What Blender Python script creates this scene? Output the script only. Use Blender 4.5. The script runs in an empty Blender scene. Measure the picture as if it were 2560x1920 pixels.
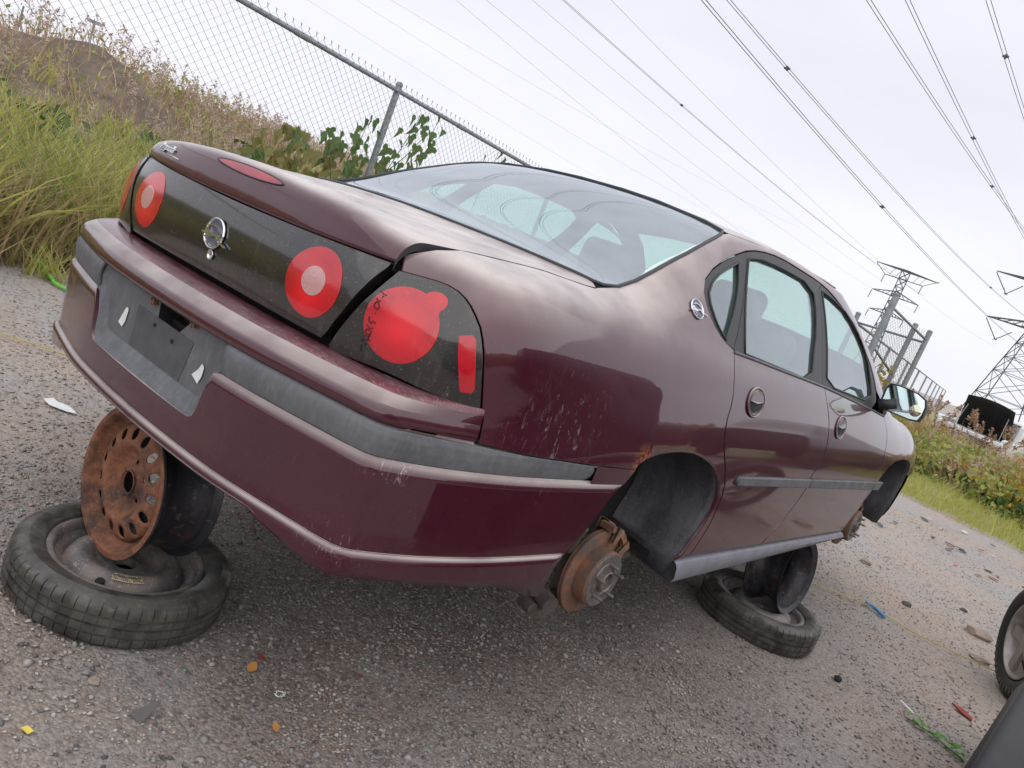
import bpy, bmesh, math, random
import numpy as np
from mathutils import Vector, Matrix
from mathutils.geometry import delaunay_2d_cdt
random.seed(7); rng=np.random.default_rng(11)
scene=bpy.context.scene; COL=scene.collection
R_=math.radians
# ------------------------------------------------------------------ camera
cd=bpy.data.cameras.new('camera'); cam=bpy.data.objects.new('camera',cd); COL.objects.link(cam)
cd.sensor_width=36; cd.lens=29.02; cd.clip_start=.05; cd.clip_end=3000
right=Vector((.70389,.60778,.36761)); upv=Vector((-.39606,-.09378,.91342)); back=Vector((.58964,-.78854,.17470))
m=Matrix((right,upv,back)).transposed().to_4x4(); m.translation=Vector((1.91353,-1.06939,1.37)); cam.matrix_world=m
scene.camera=cam
# ------------------------------------------------------------------ sky + sun (overcast)
SUN_EL,SUN_AZ=R_(48),R_(120)       # azimuth measured from +Y towards +X
w=bpy.data.worlds.new('World'); scene.world=w; w.use_nodes=True
nt=w.node_tree; nt.nodes.clear(); N=nt.nodes.new; L=nt.links.new
out=N('ShaderNodeOutputWorld'); bg=N('ShaderNodeBackground'); bg.inputs['Strength'].default_value=.1
sky=N('ShaderNodeTexSky'); sky.sky_type='NISHITA'; sky.sun_disc=False; sky.sun_elevation=SUN_EL; sky.sun_rotation=SUN_AZ; sky.air_density=1.2; sky.dust_density=3
tc=N('ShaderNodeTexCoord'); sep=N('ShaderNodeSeparateXYZ'); L(tc.outputs['Generated'],sep.inputs[0])
rmp=N('ShaderNodeValToRGB'); cr=rmp.color_ramp
cr.elements[0].position=0; cr.elements[0].color=(.90,.90,.97,1); cr.elements[1].position=.9; cr.elements[1].color=(.80,.81,.88,1)
e=cr.elements.new(.25); e.color=(.82,.82,.90,1); L(sep.outputs['Z'],rmp.inputs['Fac'])
mp=N('ShaderNodeMapping'); mp.inputs['Scale'].default_value=(1.2,1.2,4.5); L(tc.outputs['Generated'],mp.inputs[0])
nz=N('ShaderNodeTexNoise'); nz.inputs['Scale'].default_value=1.6; nz.inputs['Detail'].default_value=6; nz.inputs['Roughness'].default_value=.55; L(mp.outputs[0],nz.inputs['Vector'])
mr=N('ShaderNodeMapRange'); mr.inputs['From Min'].default_value=.3; mr.inputs['From Max'].default_value=.72; mr.inputs['To Min'].default_value=6.1; mr.inputs['To Max'].default_value=6.9; L(nz.outputs['Fac'],mr.inputs['Value'])
vm=N('ShaderNodeVectorMath'); vm.operation='SCALE'; L(rmp.outputs['Color'],vm.inputs[0]); L(mr.outputs[0],vm.inputs['Scale'])
mx=N('ShaderNodeMix'); mx.data_type='RGBA'; mx.inputs['Factor'].default_value=.93; L(sky.outputs[0],mx.inputs[6]); L(vm.outputs[0],mx.inputs[7]); L(mx.outputs[2],bg.inputs['Color']); L(bg.outputs[0],out.inputs[0])
sl=bpy.data.lights.new('sun','SUN'); sl.energy=1.3; sl.angle=R_(150); sl.color=(1,.96,.9); sun=bpy.data.objects.new('sun',sl); COL.objects.link(sun)
sd=Vector((math.sin(SUN_AZ)*math.cos(SUN_EL),math.cos(SUN_AZ)*math.cos(SUN_EL),math.sin(SUN_EL))); sun.rotation_euler=sd.to_track_quat('Z','Y').to_euler(); sun.location=(8,-8,20)
vs=scene.view_settings; vs.view_transform='Standard'; vs.look='None'; vs.exposure=.78; vs.gamma=1; vs.use_curve_mapping=False
scene.render.resolution_x=1024; scene.render.resolution_y=768
# ------------------------------------------------------------------ materials
class M_:
    def __init__(s,name,col=(.5,.5,.5),rough=.5,metal=0,**k):
        s.m=bpy.data.materials.new(name); s.m.use_nodes=True; s.t=s.m.node_tree; s.b=s.t.nodes['Principled BSDF']; s.o=s.t.nodes['Material Output']
        s.b.inputs['Base Color'].default_value=(*col,1); s.b.inputs['Roughness'].default_value=rough; s.b.inputs['Metallic'].default_value=metal
        for a,v in k.items(): s.b.inputs[a.replace('_',' ')].default_value=v
        s._tc=None; s.col=None; s.base=col
    def n(s,t,**k):
        x=s.t.nodes.new(t)
        for a,v in k.items(): setattr(x,a,v)
        return x
    def l(s,a,b): s.t.links.new(a,b)
    def co(s,which='Object',scale=(1,1,1)):
        tc=s.n('ShaderNodeTexCoord'); mp=s.n('ShaderNodeMapping'); mp.inputs['Scale'].default_value=scale; s.l(tc.outputs[which],mp.inputs[0]); return mp.outputs[0]
    def noise(s,scale,lo=.4,hi=.6,detail=6,rough=.6,stretch=(1,1,1),dist=0):
        x=s.n('ShaderNodeTexNoise'); x.inputs['Scale'].default_value=scale; x.inputs['Detail'].default_value=detail; x.inputs['Roughness'].default_value=rough; x.inputs['Distortion'].default_value=dist
        s.l(s.co(scale=stretch),x.inputs['Vector']); r=s.n('ShaderNodeMapRange'); r.inputs['From Min'].default_value=lo; r.inputs['From Max'].default_value=hi; s.l(x.outputs['Fac'],r.inputs['Value']); return r.outputs[0]
    def math(s,op,a,b=None,c=False):
        x=s.n('ShaderNodeMath',operation=op); x.use_clamp=c
        for i,v in enumerate((a,b)):
            if v is None: continue
            if isinstance(v,(int,float)): x.inputs[i].default_value=v
            else: s.l(v,x.inputs[i])
        return x.outputs[0]
    def mixc(s,fac,col,strength=1):
        """mix the running base colour towards col by fac*strength"""
        x=s.n('ShaderNodeMix',data_type='RGBA'); f=s.math('MULTIPLY',fac,strength,True) if strength!=1 else fac
        s.l(f,x.inputs[0])
        if s.col is None: x.inputs[6].default_value=(*s.base,1)
        else: s.l(s.col,x.inputs[6])
        if isinstance(col,tuple): x.inputs[7].default_value=(*col,1)
        else: s.l(col,x.inputs[7])
        s.col=x.outputs[2]; s.l(s.col,s.b.inputs['Base Color']); return s
    def mixv(s,fac,inp,a,b):
        r=s.n('ShaderNodeMapRange'); s.l(fac,r.inputs['Value']); r.inputs['To Min'].default_value=a; r.inputs['To Max'].default_value=b; s.l(r.outputs[0],s.b.inputs[inp]); return s
    def bump(s,h,strength=.3,dist=.01):
        x=s.n('ShaderNodeBump'); x.inputs['Strength'].default_value=strength; x.inputs['Distance'].default_value=dist; s.l(h,x.inputs['Height']); s.l(x.outputs[0],s.b.inputs['Normal']); return s
    def nz(s,lo,hi,world=True):
        g=s.n('ShaderNodeNewGeometry'); sp=s.n('ShaderNodeSeparateXYZ'); s.l(g.outputs['Normal'],sp.inputs[0]); r=s.n('ShaderNodeMapRange'); r.inputs['From Min'].default_value=lo; r.inputs['From Max'].default_value=hi; s.l(sp.outputs['Z'],r.inputs['Value']); return r.outputs[0]
    def spot(s,loc,rad,scale=(1,1,1)):
        """1 inside a blob at loc in object coordinates"""
        tc=s.n('ShaderNodeTexCoord'); v=s.n('ShaderNodeVectorMath',operation='SUBTRACT'); s.l(tc.outputs['Object'],v.inputs[0]); v.inputs[1].default_value=loc
        v2=s.n('ShaderNodeVectorMath',operation='MULTIPLY'); s.l(v.outputs[0],v2.inputs[0]); v2.inputs[1].default_value=scale
        ln=s.n('ShaderNodeVectorMath',operation='LENGTH'); s.l(v2.outputs[0],ln.inputs[0]); r=s.n('ShaderNodeMapRange'); r.inputs['From Min'].default_value=rad; r.inputs['From Max'].default_value=rad*.2; s.l(ln.outputs['Value'],r.inputs['Value']); return r.outputs[0]
def plain(name,col,rough=.5,metal=0,var=.25,sc=20,**k):
    x=M_(name,col,rough,metal,**k); x.mixc(x.noise(sc,.35,.7),tuple(c*(1-var) for c in col)); return x.m
MT={}
def paint(name='paint'):
    x=M_(name,(.050,.0042,.015),.36,.10,Coat_Weight=1,Coat_Roughness=.02,Coat_IOR=1.56,Specular_IOR_Level=.25)
    # faded clear coat: slightly milkier patches
    x.mixc(x.noise(3,.42,.75,3),(.072,.007,.022),.6)
    dust=x.math('MULTIPLY',x.math('POWER',x.nz(.25,1.0),2.2),x.noise(7,.0,.62,6,.5),True)
    x.mixc(dust,(.62,.56,.52),.95)
    fine=x.noise(220,.64,.70,2); x.mixc(fine,(.25,.2,.2),.12)
    # run-down dirt: vertical streaks
    st=x.noise(30,.64,.78,4,stretch=(1,1,.07)); x.mixc(st,(.20,.13,.14),.12)
    # low dirt on sills and bumper bottom
    sp=x.n('ShaderNodeSeparateXYZ'); x.l(x.co(),sp.inputs[0]); lo=x.n('ShaderNodeMapRange'); lo.inputs['From Min'].default_value=.62; lo.inputs['From Max'].default_value=.2; x.l(sp.outputs['Z'],lo.inputs['Value'])
    low=x.math('MULTIPLY',lo.outputs[0],x.noise(14,.3,.6),True); x.mixc(low,(.10,.06,.058),.18)
    # scuffs: quarter hand-wiped scratches, bumper corner, lip corner
    sc=x.noise(95,.57,.64,8,.75,stretch=(1,.6,.22),dist=1.5)
    for loc,r,s3,k_ in (((.86,.60,.70),.26,(1,1,1.2),.30),((.80,.17,.575),.09,(1,1,1.6),.8),((.74,.13,.36),.12,(1,1,2.2),.6)):
        x.mixc(x.math('MULTIPLY',sc,x.spot(loc,r,s3),True),(.58,.52,.54),k_)
    x.mixc(x.math('MULTIPLY',x.noise(60,.42,.55,6),x.spot((.92,1.0,.645),.06),True),(.34,.12,.04),1)
    rgh=x.math('ADD',x.math('MULTIPLY',dust,.25),x.math('MULTIPLY',low,.08))
    x.l(x.math('ADD',rgh,.03),x.b.inputs['Coat Roughness'])
    cw=x.math('SUBTRACT',1.0,x.math('ADD',x.math('MULTIPLY',dust,.7),x.math('MULTIPLY',low,.2)),True); x.l(cw,x.b.inputs['Coat Weight'])
    x.bump(x.noise(700,.3,.7,2),.015,.001)
    return x.m
MT['paint']=paint()
def paint2():
    # bumper top: crazed clear coat
    x=M_('paint_crazed',(.10,.017,.030),.4,.2,Coat_Weight=.8,Coat_Roughness=.12)
    cr_=x.noise(85,.53,.62,9,.78,stretch=(.45,1.5,1),dist=2.0)
    x.mixc(x.noise(12,.35,.6,5),(.20,.085,.10),.5).mixc(cr_,(.55,.44,.45),.38).mixc(x.noise(90,.62,.68,3),(.02,.01,.01),.8)
    x.mixv(cr_,'Roughness',.35,.7); x.bump(cr_,.25,.002); return x.m
MT['paint_crazed']=paint2()
def trim():
    x=M_('grey_trim',(.085,.09,.10),.38)
    x.mixc(x.noise(6,.3,.7,5,stretch=(1,1,.6)),(.15,.155,.17),.7)
    x.mixc(x.noise(34,.48,.72,8,.75,stretch=(1.6,1.6,.6)),(.30,.305,.31),.28)
    x.mixv(x.noise(20,.3,.6),'Roughness',.35,.62); x.bump(x.noise(420,.3,.7,2),.08,.001); return x.m
MT['trim']=trim(); MT['sill_grey']=plain('skylit_grey_plastic',(.27,.275,.32),.5,0,.25,16)  # sill grey is lighter and bluer: light from the sky painted into the colour
def lens_dark():
    x=M_('smoked_lens',(.011,.009,.009),.28,0,Coat_Weight=.9,Coat_Roughness=.06,Coat_IOR=1.5)
    x.mixc(x.noise(34,.58,.70,5,stretch=(1,1,.10)),(.16,.14,.13),.25).mixc(x.noise(10,.4,.7),(.018,.016,.015),.8).mixc(x.noise(240,.66,.7,2),(.3,.28,.26),.5)
    return x.m
MT['smoked']=lens_dark()
def lens_red():
    x=M_('red_lens',(.66,.003,.014),.25,0,Coat_Weight=1,Coat_Roughness=.09,Coat_IOR=1.5)
    x.mixc(x.noise(16,.4,.7,5),(.42,.004,.018),.7).mixc(x.noise(50,.6,.72,6,stretch=(1,1,.25)),(.55,.16,.18),.25)
    v=x.n('ShaderNodeTexVoronoi'); v.inputs['Scale'].default_value=260; x.l(x.co(),v.inputs['Vector']); x.mixc(x.math('MULTIPLY',v.outputs['Distance'],1.3,True),(.30,.002,.010),.6).mixc(x.noise(7,.45,.66,3),(.34,.003,.012),.6); x.bump(v.outputs['Distance'],.06,.001)
    for loc,r in (((.672,.2,.835),.075),((-.672,.2,.835),.075),((.413,.14,.83),.07),((-.413,.14,.83),.07)): x.mixc(x.spot(loc,r),(.86,.004,.022),.8)
    return x.m
MT['red']=lens_red()
MT['red_dark']=plain('red_lens_deep',(.36,.010,.030),.25,0,.4,12,Coat_Weight=1,Coat_Roughness=.12)
def lens_white():
    x=M_('reverse_lens',(.62,.36,.36),.3,0,Coat_Weight=1,Coat_Roughness=.1)
    v=x.n('ShaderNodeTexVoronoi'); v.inputs['Scale'].default_value=300; x.l(x.co(),v.inputs['Vector']); r=x.n('ShaderNodeMapRange'); r.inputs['From Max'].default_value=.6; x.l(v.outputs['Distance'],r.inputs['Value']); x.mixc(r.outputs[0],(.42,.22,.22),.7); return x.m
MT['reverse']=lens_white()
MT['chrome']=plain('chrome',(.78,.78,.80),.12,1,.25,60)
MT['black_rubber']=plain('black_rubber',(.018,.018,.02),.55,0,.4,40)
MT['frame_black']=plain('window_frame_black',(.022,.023,.027),.5,0,.4,25)
MT['seal']=plain('window_seal',(.022,.024,.03),.45)
MT['interior']=plain('grey_interior_cloth',(.15,.15,.145),.9,0,.3,30)
MT['interior_dark']=plain('dark_interior_plastic',(.05,.05,.052),.7)
MT['under']=plain('underbody_black',(.012,.012,.013),.85)
MT['marker']=plain('marker_ink',(.02,.01,.012),.6)
MT['blue']=plain('emblem_blue',(.15,.16,.23),.3,.4)
def liner():
    x=M_('dusty_liner',(.030,.032,.040),.75)
    x.mixc(x.noise(10,.3,.7,6,stretch=(1.5,1.5,.5)),(.10,.10,.11),.7).mixc(x.noise(60,.55,.7,4,stretch=(3,3,.3)),(.15,.14,.14),.4).mixc(x.noise(150,.64,.7,2),(.22,.2,.18),.5); x.bump(x.noise(30),.2,.004); return x.m
MT['liner']=liner()
def glass(name,tint,refl=1.5,haze=.05,hazecol=(.6,.62,.6),rough=.02):
    x=M_(name); t=x.t; t.nodes.remove(x.b)
    tr=x.n('ShaderNodeBsdfTransparent'); tr.inputs[0].default_value=(*tint,1)
    gl=x.n('ShaderNodeBsdfGlossy'); gl.inputs['Roughness'].default_value=rough; gl.inputs['Color'].default_value=(.93,.96,1,1)
    df=x.n('ShaderNodeBsdfDiffuse'); df.inputs['Color'].default_value=(*hazecol,1)
    g=x.n('ShaderNodeNewGeometry'); dt=x.n('ShaderNodeVectorMath',operation='DOT_PRODUCT'); x.l(g.outputs['Incoming'],dt.inputs[0]); x.l(g.outputs['Normal'],dt.inputs[1])
    cs=x.math('ABSOLUTE',dt.outputs['Value']); pw_=x.math('POWER',x.math('SUBTRACT',1.0,cs,True),4.2); f2=x.math('ADD',x.math('MULTIPLY',pw_,1-refl),refl,True)
    m1=x.n('ShaderNodeMixShader'); m2=x.n('ShaderNodeMixShader')
    hz=x.math('MULTIPLY',x.math('ADD',x.noise(7,.2,.9,5),.5),haze,True); x.l(hz,m1.inputs[0]); x.l(tr.outputs[0],m1.inputs[1]); x.l(df.outputs[0],m1.inputs[2])
    x.l(f2,m2.inputs[0]); x.l(m1.outputs[0],m2.inputs[1]); x.l(gl.outputs[0],m2.inputs[2]); x.l(m2.outputs[0],x.o.inputs[0]); return x.m
MT['glass']=glass('tinted_glass',(.66,.95,.83),.25,.13,(.48,.66,.62))
MT['glass_rear']=glass('dusty_rear_glass',(.62,.93,.83),.34,.20,(.52,.66,.64))
def rust(name,a=(.21,.086,.048),b=(.10,.042,.026),c_=(.045,.032,.028),rough=.85):
    x=M_(name,a,rough)
    x.mixc(x.noise(14,.38,.6,8,.7),b).mixc(x.noise(34,.46,.6,8,.7),(.31,.125,.052),.5).mixc(x.noise(6,.52,.62,6),c_,.85).mixc(x.noise(120,.62,.68,3),(.30,.2,.15),.4)
    x.bump(x.noise(90,.3,.7,6),.35,.003); return x.m
MT['rust']=rust('rusty_steel')
MT['rust_disc']=rust('rusty_brake_disc',(.19,.095,.065),(.14,.095,.078),(.09,.07,.06),.7)
MT['hub_steel']=plain('greasy_hub_steel',(.24,.215,.20),.5,.5,.5,60)
MT['dirty_steel']=plain('dirty_steel',(.115,.095,.082),.75,.2,.5,25)
def black_rim():
    x=M_('scuffed_black_steel',(.018,.018,.024),.42)
    x.mixc(x.noise(9,.4,.7,6,stretch=(1,1,2.5)),(.05,.05,.058),.8).mixc(x.noise(40,.58,.66,7,dist=1),(.17,.15,.13),.5).mixc(x.noise(18,.56,.62,6),(.12,.055,.03),.35); x.bump(x.noise(50),.15,.003); return x.m
MT['black_rim']=black_rim()
def dusty_rim():
    x=M_('dusty_wheel_disc',(.035,.036,.045),.5)
    x.mixc(x.noise(7,.3,.65,6),(.22,.20,.19),.9).mixc(x.noise(16,.5,.66,6),(.24,.165,.12),.5).mixc(x.noise(70,.56,.63,7,dist=1.5),(.34,.30,.27),.6); x.mixv(x.noise(9,.3,.7),'Roughness',.35,.75); return x.m
MT['dusty_rim']=dusty_rim()
def tyre():
    x=M_('dusty_tyre',(.028,.027,.028),.6)
    x.mixc(x.noise(7,.3,.65,6),(.095,.088,.08),.9).mixc(x.noise(80,.52,.66,6),(.17,.15,.12),.5).mixc(x.noise(20,.5,.6,6),(.010,.010,.011),.6); x.mixv(x.noise(6,.45,.6),'Roughness',.28,.8); x.bump(x.noise(260,.3,.7,3),.15,.001); return x.m
MT['tyre']=tyre()
MT['tyre_mud']=plain('muddy_tread',(.105,.085,.06),.85,0,.5,50)
MT['galv']=plain('galvanised_steel',(.27,.30,.32),.5,.35,.4,12)
MT['wire']=plain('galvanised_wire',(.24,.26,.25),.5,.4,.4,30)
MT['pylon']=plain('lattice_steel',(.10,.10,.105),.7,.2,.3,1)
MT['cable']=plain('power_cable',(.10,.10,.11),.7)
MT['porcelain']=plain('insulator',(.06,.06,.065),.4)
def gravel():
    x=M_('gravel_ground',(.31,.29,.275),.92)
    x.mixc(x.noise(.85,.44,.58,7,.68),(.37,.285,.225),.85)      # sandy brown patches
    x.mixc(x.noise(1.4,.54,.68,6),(.21,.18,.165),.6)
    for loc,r,c_ in (((.46,.62,0),.42,(.20,.115,.075)),((.66,.30,0),.30,(.24,.15,.10)),((1.05,1.3,0),.6,(.15,.11,.09)),((-1.28,2.79,0),.5,(.24,.15,.105)),((1.2,4.9,0),.9,(.36,.26,.19)),((.9,2.0,0),.5,(.17,.12,.095))): x.mixc(x.math('MULTIPLY',x.spot(loc,r,(1,.7,1)),x.noise(5,.3,.6,8,.7),True),c_,.85)
    # dark oily soil under the car, with the car's shade painted in
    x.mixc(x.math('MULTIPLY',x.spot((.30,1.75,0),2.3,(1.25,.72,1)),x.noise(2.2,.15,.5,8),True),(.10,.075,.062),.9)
    v=x.n('ShaderNodeTexVoronoi'); v.inputs['Scale'].default_value=120; v.inputs['Randomness'].default_value=1; x.l(x.co(),v.inputs['Vector'])
    bw=x.n('ShaderNodeRGBToBW'); x.l(v.outputs['Color'],bw.inputs[0]); r=x.n('ShaderNodeMapRange'); r.inputs['From Min'].default_value=.25; r.inputs['From Max'].default_value=.85; x.l(bw.outputs[0],r.inputs['Value'])
    x.mixc(r.outputs[0],(.50,.48,.465),.38)
    v2=x.n('ShaderNodeTexVoronoi'); v2.inputs['Scale'].default_value=42; x.l(x.co(),v2.inputs['Vector']); r2=x.n('ShaderNodeMapRange'); r2.inputs['From Min'].default_value=.0; r2.inputs['From Max'].default_value=.6; x.l(v2.outputs['Distance'],r2.inputs['Value'])
    x.mixc(x.noise(30,.52,.7,8),(.085,.075,.07),.6)
    h=x.math('ADD',x.math('MULTIPLY',v.outputs['Distance'],-.7),x.noise(60,.2,.8,8)); x.bump(h,.8,.007); return x.m
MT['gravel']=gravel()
def stone_mat(name,col,v=.35):
    x=M_(name,col,.9); x.mixc(x.noise(9,.3,.7,2),tuple(c*(1-v) for c in col)).mixc(x.noise(3.3,.5,.7,2),tuple(min(1,c*(1+v)) for c in col)); return x.m
MT['st_grey']=stone_mat('grey_gravel',(.33,.315,.30)); MT['st_light']=stone_mat('pale_gravel',(.39,.375,.355)); MT['st_brown']=stone_mat('brown_gravel',(.36,.29,.24)); MT['st_dark']=stone_mat('dark_gravel',(.12,.115,.115))
def plant(name,a,b,tr=.35):
    x=M_(name,a,.6); x.mixc(x.noise(2.3,.38,.62,3),b).mixc(x.noise(11,.45,.7,3),tuple(c*.55 for c in a),.5)
    d=x.n('ShaderNodeBsdfTranslucent'); x.l(x.col,d.inputs[0]); m=x.n('ShaderNodeMixShader'); m.inputs[0].default_value=tr; x.l(x.b.outputs[0],m.inputs[1]); x.l(d.outputs[0],m.inputs[2]); x.l(m.outputs[0],x.o.inputs[0]); return x.m
MT['grass']=plant('green_blades',(.24,.31,.06),(.42,.41,.12)); MT['grass_b']=plant('yellow_green_blades',(.42,.45,.08),(.52,.48,.17))
MT['straw']=plant('straw',(.56,.43,.24),(.40,.29,.15),.25); MT['plume']=plant('reed_plume',(.46,.35,.27),(.55,.43,.35),.3)
MT['darkleaf']=plant('dark_leaves',(.05,.105,.022),(.09,.15,.03),.25); MT['orange']=plant('autumn_leaves',(.50,.30,.035),(.36,.30,.05)); MT['rustweed']=plant('rust_brown_weeds',(.33,.20,.12),(.43,.29,.18),.2)
MT['vine']=plant('vine_leaf',(.085,.17,.045),(.14,.22,.055),.4); MT['vine_olive']=plant('olive_vine_leaf',(.21,.25,.05),(.33,.22,.10),.4)
def soil():
    x=M_('bank_soil',(.15,.112,.085),.95); x.mixc(x.noise(1.2,.4,.6,6),(.20,.15,.115)).mixc(x.noise(5,.45,.65,6),(.07,.055,.04),.7).mixc(x.noise(.6,.5,.62,4),(.16,.17,.06),.6); x.bump(x.noise(4,.2,.8,8),.8,.06); return x.m
MT['soil']=soil()
MT['verge']=plant('verge_grass_ground',(.16,.19,.04),(.27,.25,.09),0)
MT['white']=plain('white_paint',(.70,.72,.75),.25,0,.12,6,Coat_Weight=.8); MT['hood_black']=plain('hood_underside',(.012,.011,.012),.9,0,.6,8)
MT['dark_paint']=plain('dark_car_paint',(.018,.019,.024),.3,.2,.3,4,Coat_Weight=1,Coat_Roughness=.05)
MT['alloy']=plain('corroded_alloy',(.36,.33,.31),.45,.6,.3,14)
MT['yellow']=plain('yellow_twine',(.50,.40,.14),.8); MT['bluerope']=plain('blue_rope',(.06,.30,.62),.7)
MT['paper']=plain('white_litter',(.72,.75,.74),.7,0,.15,40); MT['green_plastic']=plain('green_strap',(.20,.62,.10),.5)
MT['leaf_orange']=plain('fallen_leaf_orange',(.50,.22,.06),.7); MT['leaf_red']=plain('fallen_leaf_red',(.28,.045,.03),.7); MT['leaf_green']=plant('weed_green',(.10,.33,.035),(.16,.40,.05))
MT['glassbit']=plain('green_glass_crumbs',(.20,.42,.34),.2,0,.3,50); MT['label']=plain('aged_label',(.46,.38,.24),.7,0,.3,60)
# ------------------------------------------------------------------ mesh helpers
def tag(o,label=None,cat=None,group=None,kind=None):
    if label: o['label']=label
    if cat: o['category']=cat
    if group: o['group']=group
    if kind: o['kind']=kind
    return o
def empty(name,loc=(0,0,0),rot=(0,0,0)):
    o=bpy.data.objects.new(name,None); o.empty_display_size=.1; o.location=loc; o.rotation_euler=rot; COL.objects.link(o); return o
def mk(name,V,F,mat,parent=None,smooth=False,normals=None,autosm=None):
    me=bpy.data.meshes.new(name); me.from_pydata([tuple(v) for v in V],[],[tuple(f) for f in F]); me.materials.append(MT[mat] if isinstance(mat,str) else mat)
    if smooth or normals is not None: me.polygons.foreach_set('use_smooth',[True]*len(me.polygons))
    if autosm: 
        me.polygons.foreach_set('use_smooth',[True]*len(me.polygons)); me.set_sharp_from_angle(angle=R_(autosm))
    me.update()
    if normals is not None: me.normals_split_custom_set_from_vertices([tuple(n) for n in normals])
    o=bpy.data.objects.new(name,me); COL.objects.link(o)
    if parent: o.parent=parent
    return o
def mknp(name,V,F,mat,parent=None,smooth=False):
    """fast numpy triangles"""
    V=np.asarray(V,np.float32); F=np.asarray(F,np.int32); k=F.shape[1]; me=bpy.data.meshes.new(name)
    me.vertices.add(len(V)); me.vertices.foreach_set('co',V.ravel()); me.loops.add(F.size); me.loops.foreach_set('vertex_index',F.ravel())
    me.polygons.add(len(F)); me.polygons.foreach_set('loop_start',np.arange(0,F.size,k,dtype=np.int32)); me.polygons.foreach_set('loop_total',np.full(len(F),k,np.int32))
    if smooth: me.polygons.foreach_set('use_smooth',np.ones(len(F),bool))
    me.materials.append(MT[mat]); me.update(calc_edges=True); o=bpy.data.objects.new(name,me); COL.objects.link(o)
    if parent: o.parent=parent
    return o
class MB:
    def __init__(s): s.V=[]; s.F=[]
    def add(s,V,F,mat=None):
        k=len(s.V); s.V+= [tuple((mat@Vector(v)) if mat else v) for v in V]; s.F+=[tuple(i+k for i in f) for f in F]; return s
    def box(s,c,h,rot=None):
        V=[Vector((x*h[0],y*h[1],z*h[2])) for x in(-1,1) for y in(-1,1) for z in(-1,1)]
        if rot is not None: V=[rot@v for v in V]
        V=[v+Vector(c) for v in V]
        return s.add(V,[(0,1,3,2),(4,6,7,5),(0,4,5,1),(2,3,7,6),(0,2,6,4),(1,5,7,3)])
    def tube(s,pts,r,n=8,cap=True,r2=None):
        pts=[Vector(p) for p in pts]; V=[]; F=[]; m=len(pts); u=None
        for i,p in enumerate(pts):
            t=(pts[min(i+1,m-1)]-pts[max(i-1,0)]).normalized()
            if u is None: u=t.orthogonal().normalized()
            else:
                u=(u-t*u.dot(t)); u=u.normalized() if u.length>1e-6 else t.orthogonal().normalized()
            v=t.cross(u); rr=r if r2 is None else r+(r2-r)*i/(m-1)
            if isinstance(r,(list,tuple)): rr=r[i]
            V+=[p+(u*math.cos(a)+v*math.sin(a))*rr for a in [2*math.pi*k/n for k in range(n)]]
        for i in range(m-1):
            for k in range(n): F.append((i*n+k,i*n+(k+1)%n,(i+1)*n+(k+1)%n,(i+1)*n+k))
        if cap: F.append(tuple(range(n))[::-1]); F.append(tuple(range((m-1)*n,m*n)))
        return s.add(V,F)
    def lathe(s,prof,n=48,mat=None,closed=False,a0=0,a1=2*math.pi,angs=None):
        """prof (r,z) round local z"""
        A=angs or [a0+(a1-a0)*k/n for k in range(n if a1-a0>6.28 else n+1)]; full=(a1-a0>6.28); V=[(r*math.cos(a),r*math.sin(a),z) for a in A for r,z in prof]; F=[]; m=len(prof); na=len(A)
        for i in range(na if full else na-1):
            for j in range(m-1 if not closed else m):
                j2=(j+1)%m; a=i*m; b=((i+1)%na)*m; F.append((a+j,b+j,b+j2,a+j2))
        return s.add(V,F,mat)
    def build(s,name,mat,parent=None,autosm=None,smooth=False): return mk(name,s.V,s.F,mat,parent,smooth,None,autosm)
def frame(z,x=None):
    z=Vector(z).normalized(); x=Vector(x) if x is not None else z.orthogonal(); x=(x-z*x.dot(z)).normalized(); return Matrix((x,z.cross(x),z)).transposed()
def M4(loc,z=(0,0,1),x=None): m=frame(z,x).to_4x4(); m.translation=Vector(loc); return m
def pip(px,py,poly):
    c=False; n=len(poly); j=n-1
    for i in range(n):
        xi,yi=poly[i]; xj,yj=poly[j]
        if (yi>py)!=(yj>py) and px<(xj-xi)*(py-yi)/(yj-yi)+xi: c=not c
        j=i
    return c
def inset(poly,d):
    """offset a closed polygon inwards by d"""
    n=len(poly); a=sum(poly[i][0]*poly[(i+1)%n][1]-poly[(i+1)%n][0]*poly[i][1] for i in range(n)); sg=1 if a>0 else -1; o=[]
    for i in range(n):
        p0,p1,p2=poly[i-1],poly[i],poly[(i+1)%n]
        e1=(p1[0]-p0[0],p1[1]-p0[1]); e2=(p2[0]-p1[0],p2[1]-p1[1]); l1=math.hypot(*e1) or 1e-9; l2=math.hypot(*e2) or 1e-9
        n1=(-e1[1]/l1*sg,e1[0]/l1*sg); n2=(-e2[1]/l2*sg,e2[0]/l2*sg); b=(n1[0]+n2[0],n1[1]+n2[1]); q=b[0]*b[0]+b[1]*b[1]
        k=2*d/max(q,.8); o.append((p1[0]+b[0]*k,p1[1]+b[1]*k))
    return o
def clean(poly,eps):
    o=[]
    for p in poly:
        if not o or math.hypot(p[0]-o[-1][0],p[1]-o[-1][1])>eps: o.append(p)
    if math.hypot(o[0][0]-o[-1][0],o[0][1]-o[-1][1])<=eps: o.pop()
    return o
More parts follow.
